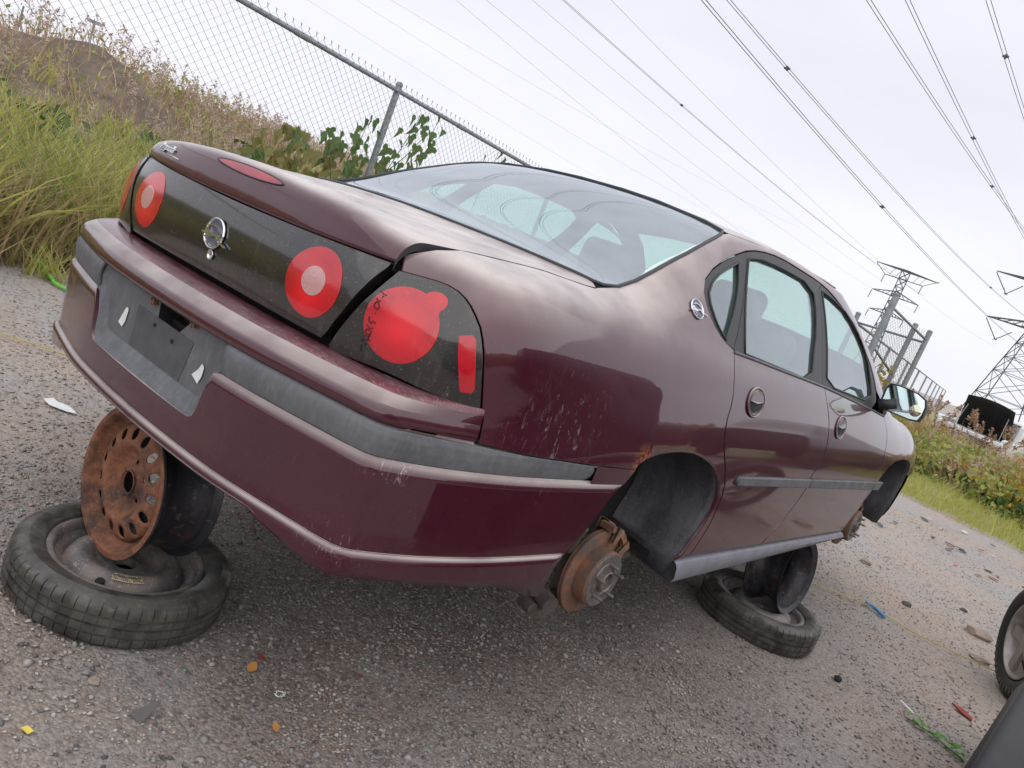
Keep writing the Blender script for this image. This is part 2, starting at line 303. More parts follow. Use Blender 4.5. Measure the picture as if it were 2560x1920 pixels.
def cdt(outer,holes,res):
    """triangulate a 2-D region with interior grid points"""
    rings=[outer]+list(holes); V=[];E=[]
    for r in rings:
        k=len(V); V+=r; E+=[(k+i,k+(i+1)%len(r)) for i in range(len(r))]
    nb=len(V); P=np.array(V); x0,y0=P[:len(outer)].min(0); x1,y1=P[:len(outer)].max(0)
    nx=int((x1-x0)/res)+1; ny=int((y1-y0)/res)+1; G_=[]
    for i in range(nx+1):
        for j in range(ny+1):
            x=x0+i*res+(.5*res if j%2 else 0); y=y0+j*res
            if ((P-(x,y))**2).sum(1).min()<(res*.45)**2: continue
            if pip(x,y,outer) and not any(pip(x,y,h) for h in holes): G_.append((x,y))
    V=V+G_
    r=delaunay_2d_cdt([Vector(v) for v in V],E,[],0,1e-7); vo=[(v.x,v.y) for v in r[0]]; F=[]
    for f in r[2]:
        cx=sum(vo[i][0] for i in f)/len(f); cy=sum(vo[i][1] for i in f)/len(f)
        if pip(cx,cy,outer) and not any(pip(cx,cy,h) for h in holes): F.append(tuple(f))
    return vo,F
def panel(name,mat,fn,outline,parent,metric=(1,.11),res=.035,gap=.003,thick=.018,off=0,holes=(),mirror=False,centre=None,round_=.0022,both=True,pt=None):
    """sheet-metal or glass panel lying on the analytic body surface fn(u,v)"""
    mu,mv=metric
    def P(a,b): return np.array(fn(a/mu,b/mv))
    def Nn(a,b):
        h=2e-3; p=P(a,b); du=P(a+h,b)-P(a-h,b); dv=P(a,b+h)-P(a,b-h); n=np.cross(du,dv); l=np.linalg.norm(n); n=n/(l+1e-12)
        c=np.array((0,min(max(p[1],1.0),4.0),.55)); 
        if n@(p-c)<0: n=-n
        return n
    o=clean([(a*mu,b*mv) for a,b in outline],.0025); hs=[clean([(a*mu,b*mv) for a,b in h],.0025) for h in holes]
    A=sum(o[i][0]*o[(i+1)%len(o)][1]-o[(i+1)%len(o)][0]*o[i][1] for i in range(len(o)))
    if A<0: o=o[::-1]
    r1=inset(o,gap+round_); r0=inset(o,gap); hh=[inset(h,-(round_)) for h in hs]
    vo,F=cdt(r1,hh,res); V=[];NN=[]
    for a,b in vo:
        n=Nn(a,b); V.append(P(a,b)+n*off); NN.append(n)
    # orientation
    F2=[]
    for f in F:
        a,b,c=[V[i] for i in f[:3]]; n=np.cross(b-a,c-a); F2.append(f if n@NN[f[0]]>0 else f[::-1])
    F=F2
    def rim(ra,rb,inw):
        m=len(ra); k=len(V)
        for (a1,b1),(a0,b0) in zip(ra,rb):
            n=Nn(a1,b1); p1=P(a1,b1)+n*off; p0=P(a0,b0)+n*(off-round_*.7); t=p0-p1; t=t-n*(t@n); t/= (np.linalg.norm(t)+1e-9)
            V.append(p1); NN.append(n); V.append(p0); NN.append((n+t)/1.414); V.append(p0); NN.append(t); V.append(p0-n*thick); NN.append(t)
        for i in range(m):
            j=(i+1)%m
            for q in (0,2):
                f=(k+i*4+q,k+i*4+q+1,k+j*4+q+1,k+j*4+q); a,b,c=V[f[0]],V[f[1]],V[f[2]]; n=np.cross(b-a,c-a)
                F.append(f if n@NN[f[0]+ (1 if q==0 else 0)]>0 else f[::-1])
    rim(r1,r0,0)
    for h,h2 in zip(hh,hs): rim(h,h2,1)
    res_=[]
    V=np.array(V);NN=np.array(NN)
    for s in ((1,-1) if mirror else (1,)):
        if s==1: V1,N1,F1=V,NN,F
        else: V1=V*[-1,1,1]; N1=NN*[-1,1,1]; F1=[f[::-1] for f in F]
        res_.append(mk(name,V1,F1,mat,parent,True,N1))
    return res_ if mirror else res_[0]
def patchgrid(name,mat,P,parent=None,flip=False,mirror=False,thick=0):
    """P: grid [i][j] of points -> smooth quad mesh"""
    P=np.array(P,float); n,m=P.shape[:2]; V=P.reshape(-1,3); F=[(i*m+j,(i+1)*m+j,(i+1)*m+j+1,i*m+j+1) for i in range(n-1) for j in range(m-1)]
    if flip: F=[f[::-1] for f in F]
    o=[mk(name,V,F,mat,parent,True)]
    if mirror: o.append(mk(name,V*[-1,1,1],[f[::-1] for f in F],mat,parent,True))
    if thick:
        for x in o: md=x.modifiers.new('thickness','SOLIDIFY'); md.thickness=thick; md.offset=-1
    return o if mirror else o[0]
# ---- car body surface
PP=3.3; DD=.42
def interp(xs,ys,x): return float(np.interp(x,xs,ys))
def cfac(d):
    if d>=DD: return 1.0
    if d<=0: return 0.0
    return (1-(1-d/DD)**PP)**(1/PP)
# ---- side/top loft: station y -> list of (x,z) for t=0..13 at full width
ST=[
 (0.20,[(.85,.17),(.885,.27),(.905,.42),(.912,.58),(.895,.70),(.886,.80),(.872,.885),(.85,.945),(.812,.990),(.755,1.012),(.68,1.022),(.56,1.032),(.30,1.050),(0,1.058)]),
 (0.60,[(.86,.17),(.89,.27),(.907,.42),(.916,.58),(.907,.70),(.893,.80),(.876,.885),(.852,.950),(.812,1.000),(.752,1.028),(.68,1.043),(.56,1.054),(.30,1.070),(0,1.078)]),
 (0.95,[(.86,.17),(.89,.27),(.907,.42),(.918,.58),(.914,.70),(.899,.80),(.881,.885),(.857,.950),(.820,1.005),(.765,1.050),(.69,1.082),(.57,1.100),(.30,1.118),(0,1.126)]),
 (1.25,[(.86,.17),(.89,.27),(.907,.42),(.919,.58),(.916,.70),(.902,.80),(.884,.885),(.860,.950),(.826,1.010),(.757,1.115),(.662,1.215),(.57,1.240),(.30,1.268),(0,1.278)]),
 (1.55,[(.86,.17),(.89,.27),(.907,.42),(.919,.58),(.917,.70),(.904,.80),(.886,.885),(.862,.945),(.828,1.005),(.732,1.180),(.632,1.325),(.555,1.365),(.30,1.395),(0,1.405)]),
 (1.90,[(.86,.17),(.89,.27),(.907,.42),(.920,.58),(.918,.70),(.905,.80),(.888,.880),(.864,.940),(.832,.997),(.728,1.190),(.624,1.360),(.550,1.405),(.30,1.432),(0,1.442)]),
 (2.50,[(.86,.17),(.89,.27),(.907,.42),(.920,.58),(.919,.70),(.906,.80),(.888,.875),(.865,.930),(.835,.983),(.728,1.185),(.618,1.372),(.545,1.415),(.30,1.442),(0,1.452)]),
 (2.95,[(.86,.17),(.89,.27),(.907,.42),(.920,.58),(.919,.70),(.906,.79),(.887,.865),(.864,.917),(.836,.965),(.738,1.165),(.632,1.345),(.552,1.388),(.30,1.418),(0,1.430)]),
 (3.25,[(.86,.17),(.89,.27),(.907,.42),(.920,.58),(.918,.70),(.905,.79),(.886,.855),(.862,.905),(.838,.950),(.767,1.110),(.680,1.225),(.578,1.268),(.30,1.305),(0,1.320)]),
 (3.60,[(.86,.17),(.89,.27),(.907,.42),(.920,.58),(.917,.70),(.902,.78),(.881,.840),(.858,.882),(.835,.922),(.792,.985),(.730,1.030),(.61,1.062),(.30,1.095),(0,1.110)]),
 (3.90,[(.855,.17),(.885,.27),(.903,.42),(.917,.58),(.913,.70),(.897,.77),(.874,.822),(.848,.858),(.812,.888),(.755,.912),(.68,.928),(.55,.945),(.30,.962),(0,.970)]),
 (4.40,[(.82,.17),(.855,.27),(.875,.42),(.888,.58),(.882,.68),(.866,.74),(.842,.79),(.812,.822),(.772,.846),(.715,.864),(.64,.878),(.52,.892),(.28,.906),(0,.912)]),
 (4.80,[(.72,.20),(.765,.28),(.785,.40),(.795,.52),(.785,.60),(.765,.66),(.740,.70),(.71,.73),(.672,.752),(.62,.768),(.55,.78),(.45,.79),(.24,.80),(0,.805)]),
 (5.00,[(.52,.22),(.575,.30),(.60,.40),(.605,.50),(.595,.56),(.575,.60),(.55,.63),(.52,.645),(.49,.655),(.45,.665),(.40,.67),(.33,.675),(.18,.68),(0,.682)]),
]
SY=np.array([s[0] for s in ST]); SP=np.array([s[1] for s in ST])  # n,14,2
def pchip_m(x,y):
    h=np.diff(x); d=np.diff(y,axis=0)/h.reshape(-1,*([1]*(y.ndim-1)))
    m=np.zeros_like(y); m[0]=d[0]; m[-1]=d[-1]
    for i in range(1,len(x)-1):
        m[i]=(d[i-1]*h[i]+d[i]*h[i-1])/(h[i]+h[i-1])
    return m
SM=pchip_m(SY,SP)
TX=np.arange(14.)
def YR(t):
    return float(np.interp(t,[0,3.2,4,4.5,5,5.6,6,6.5,7,7.5,8,8.5,9,10,11,13],[.15,.15,.138,.126,.117,.116,.119,.127,.138,.150,.160,.168,.176,.195,.215,.235]))
def _herm(x,y,m,q):
    i=int(min(max(np.searchsorted(x,q)-1,0),len(x)-2)); h=x[i+1]-x[i]; u=(q-x[i])/h
    return (2*u**3-3*u*u+1)*y[i]+(u**3-2*u*u+u)*h*m[i]+(-2*u**3+3*u*u)*y[i+1]+(u**3-u*u)*h*m[i+1]
_GY=np.array([.0,.20,.26,.32,.40,.50,.60,.75,1.0,9.]); _GV=np.array([1,1,.990,.972,.966,.972,.981,.990,1.,1.]); _GM=pchip_m(_GY,_GV)
def gfac(y,t):
    k=min(max((6.2-t)/2.4,0),1); k=k*k*(3-2*k)
    return 1-(1-_herm(_GY,_GV,_GM,y))*k if y<1.0 else 1.
def S(y,t):
    sec=_herm(SY,SP,SM,y)
    m=np.zeros((14,2)); m[1:-1]=(sec[2:]-sec[:-2])/2; m[0]=sec[1]-sec[0]; m[-1]=sec[-1]-sec[-2]; m[-1,1]=0
    p=_herm(TX,sec,m,t)
    x,z=p
    yr=YR(t)
    f=cfac(y-yr) if y-yr<DD else 1.
    w=min(max((11.0-t)/1.2,0),1); w=w*w*(3-2*w)
    x*= (1-(1-f)*w)*gfac(y,t)
    return np.array((x,y,z))
# ---- tail fascia G(s,z) : s signed plan parameter (0 centre, +-1 = corner end, beyond = metres forward)
def plan(s,yr,w):
    a=abs(s); sg=1 if s>=0 else -1
    if a<1:
        ph=a*math.pi/2; cx=math.sin(ph)**(2/PP); cy=1-math.cos(ph)**(2/PP)
        # slope
        return sg*cx*w, yr+DD*cy
    return sg*w, yr+DD+(a-1)
_sec=_herm(SY,SP,SM,.30); _secm=np.zeros((14,2)); _secm[1:-1]=(_sec[2:]-_sec[:-2])/2; _secm[0]=_sec[1]-_sec[0]; _secm[-1]=_sec[-1]-_sec[-2]
def G(s,t):
    x,z=_herm(TX,_sec,_secm,t)
    px_,py_=plan(s,YR(t),x); return np.array((px_*gfac(py_,t),py_,z))
# ---- bumper Bm(s,v): base plan curve then offset inward d
_BPL=np.array([(-.2,.017),(0,.012),(.2,.017),(.4,.034),(.55,.062),(.65,.084),(.72,.101),(.766,.120),(.787,.143),(.801,.175),(.816,.215),(.837,.28),(.861,.38),(.879,.48),(.893,.60),(.903,.72),(.912,.85),(.918,1.0),(.921,1.2)])
def _dense():
    o=[]
    for i in range(1,len(_BPL)-2):
        p0,p1,p2,p3=_BPL[i-1:i+3]; l0,l1,l2=[np.hypot(*(q-p)) for p,q in ((p0,p1),(p1,p2),(p2,p3))]
        m1=((p2-p1)/l1*l0+(p1-p0)/l0*l1)/(l0+l1)*l1; m2=((p3-p2)/l2*l1+(p2-p1)/l1*l2)/(l1+l2)*l1
        for k in range(24):
            u=k/24; o.append((2*u**3-3*u*u+1)*p1+(u**3-2*u*u+u)*m1+(-2*u**3+3*u*u)*p2+(u**3-u*u)*m2)
    o.append(_BPL[-2]); return np.array(o)
_BD=_dense(); _BL=np.concatenate([[0],np.cumsum(np.hypot(*np.diff(_BD,axis=0).T))])
_dd=np.gradient(_BD,_BL,axis=0); _ker=np.ones(9)/9
_BN=np.stack([np.convolve(np.pad(_dd[:,1],4,mode='edge'),_ker,'valid'),-np.convolve(np.pad(_dd[:,0],4,mode='edge'),_ker,'valid')],1); _BN/=np.hypot(*_BN.T)[:,None]
def baseplan(s):
    """s = arc length in metres from the centre line"""
    a=abs(s); sg=1 if s>=0 else -1
    return float(np.interp(a,_BL,_BD[:,0])),float(np.interp(a,_BL,_BD[:,1])),sg
def pnorm(s):
    a=abs(s); return float(np.interp(a,_BL,_BN[:,0])),float(np.interp(a,_BL,_BN[:,1]))
def s_of_y(y): return float(np.interp(y,_BD[:,1],_BL))
def s_from_x(x): return float(np.interp(x,_BD[:,0],_BL))
# profile vertices: (d inward at rear, d at side, z)
BP=[(.030,.030,.20),(.010,.014,.29),(.001,.001,.348),(.003,.003,.3555),(.014,.012,.3605),(.0125,.0105,.38),(.010,.006,.45),(.006,.002,.53),(.003,.000,.572),(.012,.009,.580),
    (.009,.006,.590),(.005,.002,.61),(.004,.001,.63),(.007,.004,.645),(.013,.010,.652),(.005,.001,.658),(.006,.001,.676),(.015,.004,.692),(.040,.009,.706),(.085,.014,.720),(.125,.018,.730),(.16,.022,.735)]
BA=np.array(BP)
def Bm(s,v):
    i=int(min(max(math.floor(v),0),len(BP)-2)); u=v-i
    p=BA[i]*(1-u)+BA[i+1]*u
    x,y,sg=baseplan(s); nx,ny=pnorm(s)
    k=abs(nx)  # 0 rear,1 side
    k=k**1.5
    d=p[0]*(1-k)+p[1]*k
    return np.array((sg*(x-nx*d),y-ny*d,p[2]))
D={
'arch':[(0.979,3.280),(0.990,3.462),(1.028,3.614),(1.094,3.740),(1.162,3.804),(1.227,3.829),(1.298,3.810),(1.367,3.716),(1.434,3.569),(1.497,3.384),(1.571,3.056),(1.604,2.823),(1.627,2.584),(1.639,2.300),(1.635,2.014),(1.622,1.770),(1.607,1.582),(1.595,1.367),(1.585,1.154),(1.560,0.991)],
'cut1':[(1.500,7.981),(1.488,7.496),(1.481,6.827),(1.478,6.296),(1.481,5.811),(1.480,5.407),(1.473,4.995),(1.477,4.618),(1.493,4.248),(1.522,3.881),(1.557,3.564),(1.595,3.258),(1.632,2.936),(1.657,2.651),(1.666,2.397),(1.675,2.164),(1.680,1.923),(1.674,1.672),(1.666,1.444),(1.659,1.193),(1.657,1.052)],
'cut2':[(2.436,7.853),(2.446,6.996),(2.465,6.294),(2.496,5.604),(2.526,4.987),(2.545,4.438),(2.551,3.981),(2.534,3.556),(2.502,3.173),(2.511,2.863),(2.509,2.610),(2.489,2.345),(2.466,2.081),(2.438,1.805),(2.406,1.566),(2.368,1.305),(2.335,1.004)],
'cut3':[(3.458,7.293),(3.478,6.784),(3.493,6.310),(3.510,5.900),(3.522,5.556),(3.526,5.158),(3.533,4.730),(3.539,4.340),(3.542,4.021),(3.544,3.737),(3.547,3.488),(3.550,3.290),(3.554,3.094),(3.558,2.910),(3.564,2.735),(3.569,2.569),(3.571,2.427),(3.567,2.273),(3.561,2.098),(3.551,1.915),(3.538,1.750),(3.517,1.572),(3.493,1.388),(3.470,1.190),(3.454,0.964)],
'rocktop':[(1.556,0.981),(1.645,1.047),(1.745,1.048),(1.853,1.039),(1.937,1.034),(2.041,1.026),(2.156,1.018),(2.274,1.010),(2.389,1.005),(2.522,1.002),(2.667,0.999),(2.816,0.994),(2.966,0.987),(3.131,0.978),(3.309,0.969),(3.497,0.961)],
'dlo':[(1.502,8.023),(1.440,8.149),(1.397,8.276),(1.362,8.436),(1.336,8.640),(1.321,8.866),(1.320,9.127),(1.349,9.386),(1.415,9.533),(1.502,9.638),(1.601,9.754),(1.713,9.930),(1.809,10.069),(1.908,10.163),(2.011,10.197),(2.116,10.184),(2.229,10.139),(2.341,10.107),(2.475,10.097),(2.578,10.048),(2.664,9.940),(2.744,9.824),(2.827,9.723),(2.912,9.638),(2.993,9.569),(3.057,9.481),(3.111,9.366),(3.174,9.202),(3.230,8.985),(3.274,8.745),(3.317,8.493),(3.324,8.151),(3.204,7.521),(3.072,7.598),(2.907,7.696),(2.729,7.765),(2.561,7.818),(2.417,7.857),(2.284,7.884),(2.155,7.903),(2.034,7.919),(1.923,7.933),(1.822,7.949),(1.714,7.966),(1.613,7.986),(1.531,8.010)],
'glass_rear':[(1.722,9.750),(1.849,9.886),(1.998,9.872),(2.149,9.845),(2.314,9.823),(2.419,9.650),(2.429,9.384),(2.415,9.098),(2.385,8.800),(2.339,8.501),(2.300,8.152),(2.194,7.915),(2.033,7.958),(1.892,7.987),(1.738,8.012),(1.593,8.036),(1.605,8.366),(1.617,8.614),(1.634,8.877),(1.658,9.152),(1.687,9.432)],
'glass_quarter':[(1.624,9.617),(1.564,9.528),(1.507,9.463),(1.462,9.414),(1.422,9.346),(1.387,9.263),(1.354,9.113),(1.350,8.898),(1.356,8.762),(1.368,8.608),(1.383,8.473),(1.408,8.336),(1.439,8.198),(1.466,8.367),(1.494,8.515),(1.519,8.649),(1.537,8.759),(1.555,8.877),(1.572,9.005),(1.587,9.133),(1.601,9.287),(1.612,9.448)],
'glass_front':[(2.552,9.825),(2.686,9.776),(2.869,9.686),(2.990,9.617),(3.083,9.495),(3.146,9.255),(3.177,8.913),(3.198,8.610),(3.215,8.250),(3.081,7.987),(2.821,7.970),(2.587,7.964),(2.491,8.168),(2.514,8.469),(2.532,8.725),(2.544,9.027),(2.550,9.326),(2.549,9.635)],
'div1':[(1.717,9.934),(1.701,9.674),(1.689,9.548),(1.673,9.398),(1.656,9.239),(1.639,9.081),(1.623,8.935),(1.606,8.797),(1.587,8.658),(1.569,8.525),(1.552,8.403),(1.535,8.292),(1.513,8.150),(1.490,7.968)],
'div2':[(2.533,10.084),(2.516,9.832),(2.510,9.677),(2.505,9.554),(2.500,9.413),(2.496,9.265),(2.491,9.119),(2.485,8.980),(2.478,8.854),(2.469,8.727),(2.459,8.600),(2.451,8.476),(2.441,8.314),(2.431,8.126),(2.420,7.851)],
'farch':[(3.604,0.452),(3.526,0.865),(3.490,1.106),(3.491,1.270),(3.504,1.441),(3.522,1.605),(3.538,1.750),(3.553,1.909),(3.571,2.089),(3.588,2.269),(3.605,2.436),(3.619,2.583),(3.630,2.739),(3.643,2.930),(3.662,3.124),(3.687,3.291),(3.720,3.467),(3.761,3.626),(3.832,3.799),(3.923,3.962),(4.077,4.118),(4.250,3.963),(4.471,3.736)],
'lamp':[(0.392,7.125),(0.425,7.173),(0.458,7.218),(0.487,7.253),(0.519,7.287),(0.552,7.275),(0.587,7.191),(0.615,7.034),(0.640,6.819),(0.664,6.572),(0.694,6.225),(0.713,5.919),(0.728,5.648),(0.741,5.379),(0.752,5.138),(0.763,4.886),(0.772,4.643),(0.781,4.400),(0.788,4.155),(0.742,4.160),(0.701,4.170),(0.660,4.195),(0.617,4.223),(0.577,4.245),(0.543,4.261),(0.510,4.277),(0.477,4.290),(0.445,4.299),(0.415,4.301),(0.384,4.292),(0.350,4.275),(0.319,4.255),(0.292,4.236),(0.260,4.210),(0.252,4.339),(0.268,4.633),(0.284,4.929),(0.300,5.230),(0.316,5.532),(0.331,5.806),(0.347,6.088),(0.361,6.387),(0.376,6.736)],
'panR':[(0.376,7.382),(0.365,7.122),(0.354,6.874),(0.344,6.635),(0.334,6.406),(0.326,6.195),(0.318,5.993),(0.309,5.801),(0.301,5.619),(0.292,5.441),(0.284,5.264),(0.276,5.092),(0.267,4.927),(0.256,4.735),(0.244,4.537),(0.232,4.340)],
'refl':[(0.633,5.790),(0.677,5.931),(0.692,5.835),(0.703,5.578),(0.716,5.231),(0.730,4.892),(0.738,4.652),(0.729,4.552),(0.683,4.519),(0.672,4.687),(0.664,4.915),(0.650,5.228),(0.639,5.549)],
'hw0':[(0.365,5.927),(0.369,5.883),(0.373,5.855),(0.377,5.904)],
'hw1':[(0.368,6.174),(0.374,6.141),(0.379,6.116),(0.388,6.109)],
'hw2':[(0.381,6.069),(0.379,6.006)],
'hw3':[(0.367,5.846),(0.363,5.760),(0.365,5.677),(0.373,5.639),(0.378,5.699),(0.376,5.785),(0.372,5.814),(0.368,5.840)],
'hw4':[(0.371,5.544),(0.372,5.516)],
'hw5':[(0.358,5.411),(0.358,5.345),(0.359,5.291),(0.367,5.261),(0.369,5.330),(0.377,5.321),(0.378,5.288)],
'hw6':[(0.355,5.194),(0.360,5.164),(0.364,5.145),(0.369,5.159),(0.375,5.183)],
'hw7':[(0.368,5.109),(0.358,5.100),(0.355,5.030),(0.360,4.978),(0.369,4.996),(0.372,5.068),(0.368,5.109)],
'hw8':[(0.352,4.942),(0.361,4.934),(0.369,4.953)],
'hw9':[(0.370,5.012),(0.368,4.959),(0.367,4.910),(0.363,4.839)],
'hw10':[(0.361,4.880),(0.369,4.872),(0.372,4.849)],
'hw11':[(0.349,4.825),(0.349,4.766)],
'hw12':[(0.348,4.695),(0.348,4.621),(0.348,4.564),(0.351,4.563)],
'hw13':[(0.356,4.748),(0.360,4.707)],
}
# ------------------------------------------------------------------ analytic body helpers
def invt_z(z,y=.30,lo=2.,hi=9.9):
    f=lambda t:_herm(TX,_sec,_secm,t)[1]
    for _ in range(40):
        mi=(lo+hi)/2
        if f(mi)<z: lo=mi
        else: hi=mi
    return lo
def GXZ(x,z):
    t=invt_z(z); W=_herm(TX,_sec,_secm,t)[0]; q=min(abs(x)/W,.995)
    return np.array((x,YR(t)+DD*(1-(1-q**PP)**(1/PP)),z))
def t_at_x(y,x):
    lo,hi=8.,12.9
    for _ in range(40):
        mi=(lo+hi)/2
        if S(y,mi)[0]>x: lo=mi
        else: hi=mi
    return lo
def T2(y,tau):
    p=S(y,13-abs(tau)); return np.array((p[0] if tau>=0 else -p[0],p[1],p[2]))
def yt(s,t): return (YR(t)+DD*(1-math.cos(abs(s)*math.pi/2)**(2/PP)),t)
def lerp(a,b,k): return a+(b-a)*k
def ell(cx,cz,rx,rz,n=40): return [(cx+rx*math.cos(2*math.pi*k/n),cz+rz*math.sin(2*math.pi*k/n)) for k in range(n)]
def anorm(fn,a,b,h=2e-3):
    p=fn(a,b); n=np.cross(fn(a+h,b)-fn(a-h,b),fn(a,b+h)-fn(a,b-h)); n=n/(np.linalg.norm(n)+1e-12); c=np.array((0,min(max(p[1],1.),4.),.55)); return n if n@(p-c)>0 else -n
def gpanel(name,mat,fn,us,vs,parent,umap=None,mirror=False,thick=.004,vn=True):
    """grid panel with analytic normals; umap(u01,v)->u"""
    V=[];NN=[]
    for u in us:
        for v in vs:
            a=umap(u,v) if umap else u; V.append(fn(a,v)); NN.append(anorm(fn,a,v))
    n,m=len(us),len(vs); F=[]
    for i in range(n-1):
        for j in range(m-1):
            f=(i*m+j,(i+1)*m+j,(i+1)*m+j+1,i*m+j+1); k=np.cross(V[f[1]]-V[f[0]],V[f[3]]-V[f[0]]); F.append(f if k@NN[f[0]]>0 else f[::-1])
    o=[mk(name,V,F,mat,parent,True,NN if vn else None)]
    if mirror: o.append(mk(name,np.array(V)*[-1,1,1],[f[::-1] for f in F],mat,parent,True,np.array(NN)*[-1,1,1] if vn else None))
    return o
MT['caliper']=rust('rusty_caliper',(.22,.13,.09),(.12,.08,.06),(.30,.17,.10),.8)
# ------------------------------------------------------------------ the sedan
CM=Matrix(((.9994001,0,-.0346316,0),(-.00029795,.9999630,-.0085984,0),(.0346303,.00860356,.9993632,.2170163),(0,0,0,1)))
car=bpy.data.objects.new('abandoned_sedan',None); COL.objects.link(car); car.matrix_world=CM
tag(car,'maroon four-door sedan without wheels, rear bumper resting on a rusty rim','car')
def wc(p): return CM.inverted()@Vector(p)
LE=[(.205,.600),(.26,.602),(.33,.601),(.40,.599),(.50,.602),(.58,.612),(.65,.635),(.71,.668),(.76,.688),(.80,.696)]
def le(y): return float(np.interp(y,[a for a,b in LE],[b for a,b in LE]))
lampR=D['lamp']; ilr=max(range(len(lampR)),key=lambda i:(lampR[i][0]*4-abs(lampR[i][1]-4.2)*3))
# quarter panel with roof rail
dlo=D['dlo']; iF=max(i for i,p in enumerate(dlo) if p[1]>8.3 and p[0]>3.2)
q=[ (a,b) for a,b in D['cut1'][::-1]]
q+=[p for p in dlo[:iF+1]]
q+=[(3.43,8.3),(3.50,8.9),(3.40,9.6),(3.25,10.08),(3.08,10.36),(2.9,10.5),(2.5,10.5),(1.9,10.55),(1.62,10.72)]
rws=[(.815,9.95),(.92,10.04),(1.008,10.10),(1.09,10.13),(1.215,10.15),(1.303,10.19),(1.411,10.29),(1.508,10.46),(1.56,10.64)]
q+=rws[::-1]
q+=[(y,t_at_x(y,le(y)+.008)) for y in (.79,.74,.69,.64,.58,.50,.42,.35,.30,.27,.25)]
q+=[yt(.386,7.9)]
lamp_edge=[p for p in lampR[:ilr+1]]
q+=[yt(*p) for p in lamp_edge]
q+=[(.347,4.12),(.357,3.54),(.50,3.46),(.65,3.40),(.785,3.345),(.90,3.31)]
q+=[p for p in D['arch']]
panel('quarter_panel','paint',S,q,car,res=.04,mirror=True,gap=.002)
# doors
belt=[(1.5,7.97),(1.7,7.955),(1.95,7.92),(2.2,7.885),(2.436,7.85)]; belt2=[(2.44,7.85),(2.65,7.79),(2.9,7.69),(3.1,7.57),(3.28,7.44),(3.46,7.30)]
rock=[p for p in D['rocktop'] if p[0]>1.66]
def fromcut(c): return [p for p in c]
rearD=fromcut(D['cut1'])+[p for p in rock if 1.67<p[0]<2.32]+fromcut(D['cut2'])[::-1]+belt[::-1][1:-1]
frontD=fromcut(D['cut2'])+[p for p in rock if 2.35<p[0]<3.44]+fromcut(D['cut3'])[::-1]+belt2[::-1][1:-1]
doors=[]
def hhole(y,t,k): return [(y+.0585*k*math.cos(2*math.pi*j/32),t+.040/.09*k*math.sin(2*math.pi*j/32)) for j in range(32)]
for nm,ol,hc in (('rear_door',rearD,(1.672,5.73,1)),('front_door',frontD,(2.675,5.31,.98))): doors.append(panel(nm,'paint',S,ol,car,res=.045,mirror=True,gap=.0028,holes=[hhole(*hc)]))
fend=[(3.4605,7.30),(3.55,7.9),(3.60,8.55),(3.9,8.75),(4.4,8.75),(4.74,8.4),(4.78,6),(4.70,3.4),(4.46,3.0),(4.43,3.2),(4.33,3.62),(4.2,3.86),(4.03,3.96),(3.83,3.80),(3.72,3.47),(3.66,3.12),(3.63,2.74),(3.605,2.44),(3.5706,2.09),(3.5376,1.75),(3.515,1.44),(3.49,.97),(3.455,.965)]+D['cut3'][::-1][1:-1]
panel('front_fender','paint',S,fend,car,res=.05,mirror=True,gap=.0028)
gpanel('front_bumper','paint',S,np.linspace(4.74,5.0,7),np.linspace(0,8.4,22),car,mirror=True)
gpanel('hood','paint',T2,np.linspace(3.66,5.0,22),np.linspace(-4.2,4.2,33),car)
nose=[S(5.0,t) for t in np.linspace(0,13,27)]; V=nose+[p*[-1,1,1] for p in nose]; mk('grille_panel',V,[tuple(range(27))+tuple(range(53,26,-1))],'frame_black',car)
# window frames, split at the pillars
def near(pts,p): return min(range(len(pts)),key=lambda i:(pts[i][0]-p[0])**2+((pts[i][1]-p[1])*.11)**2)
d1,d2=D['div1'],D['div2']; i1t,i1b=near(dlo,d1[0]),near(dlo,d1[-1]); i2t,i2b=near(dlo,d2[0]),near(dlo,d2[-1])
cyc=lambda a,b:[dlo[i%len(dlo)] for i in range(a,b+1)] if b>=a else [dlo[i%len(dlo)] for i in range(a,b+len(dlo)+1)]
fr=[(cyc(i1b,i1t)+d1[1:-1],D['glass_quarter']),(cyc(i1t,i2t)+d2[1:-1]+cyc(i2b,i1b)+d1[1:-1][::-1],D['glass_rear']),(cyc(i2t,i2b)+d2[1:-1][::-1],D['glass_front'])]
for (ol,hole) in fr: panel('window_frame','frame_black',S,ol,car,res=.05,gap=.0012,off=-.003,thick=.02,holes=[hole],mirror=True)
for g_ in ('glass_quarter','glass_rear','glass_front'): panel('side_window','glass',S,D[g_],car,res=.06,gap=-.006,off=-.010,thick=.002,round_=.001,mirror=True)
for g_ in ('glass_quarter','glass_rear','glass_front'):
    for sg in (1,-1):
        b=MB(); b.tube([(S(*p)-anorm(S,*p)*.002)*[sg,1,1] for p in D[g_]+[D[g_][0]]],.0045,5); b.build('window_rubber','seal',car,smooth=True)
for sg in (1,-1):
    b=MB(); b.tube([(S(*p)+anorm(S,*p)*.001)*[sg,1,1] for p in belt+belt2],.0055,5); b.build('belt_moulding','trim',car,smooth=True)
# mouldings
for a,b in ((1.717,2.508),(2.516,3.545),(3.556,3.722)):
    up=lambda y:3.155-(y-1.717)*.136; lo=lambda y:2.895-(y-1.72)*.165
    ys=np.linspace(a,b,8); ol=[(y,up(y)) for y in ys]+[(y-.03 if y==b and b>3.7 else y,lo(y)) for y in ys[::-1]]
    for k,o in enumerate(panel('side_moulding','trim',S,ol,car,res=.06,gap=.001,off=.011,thick=.014,round_=.004,mirror=True)): pass
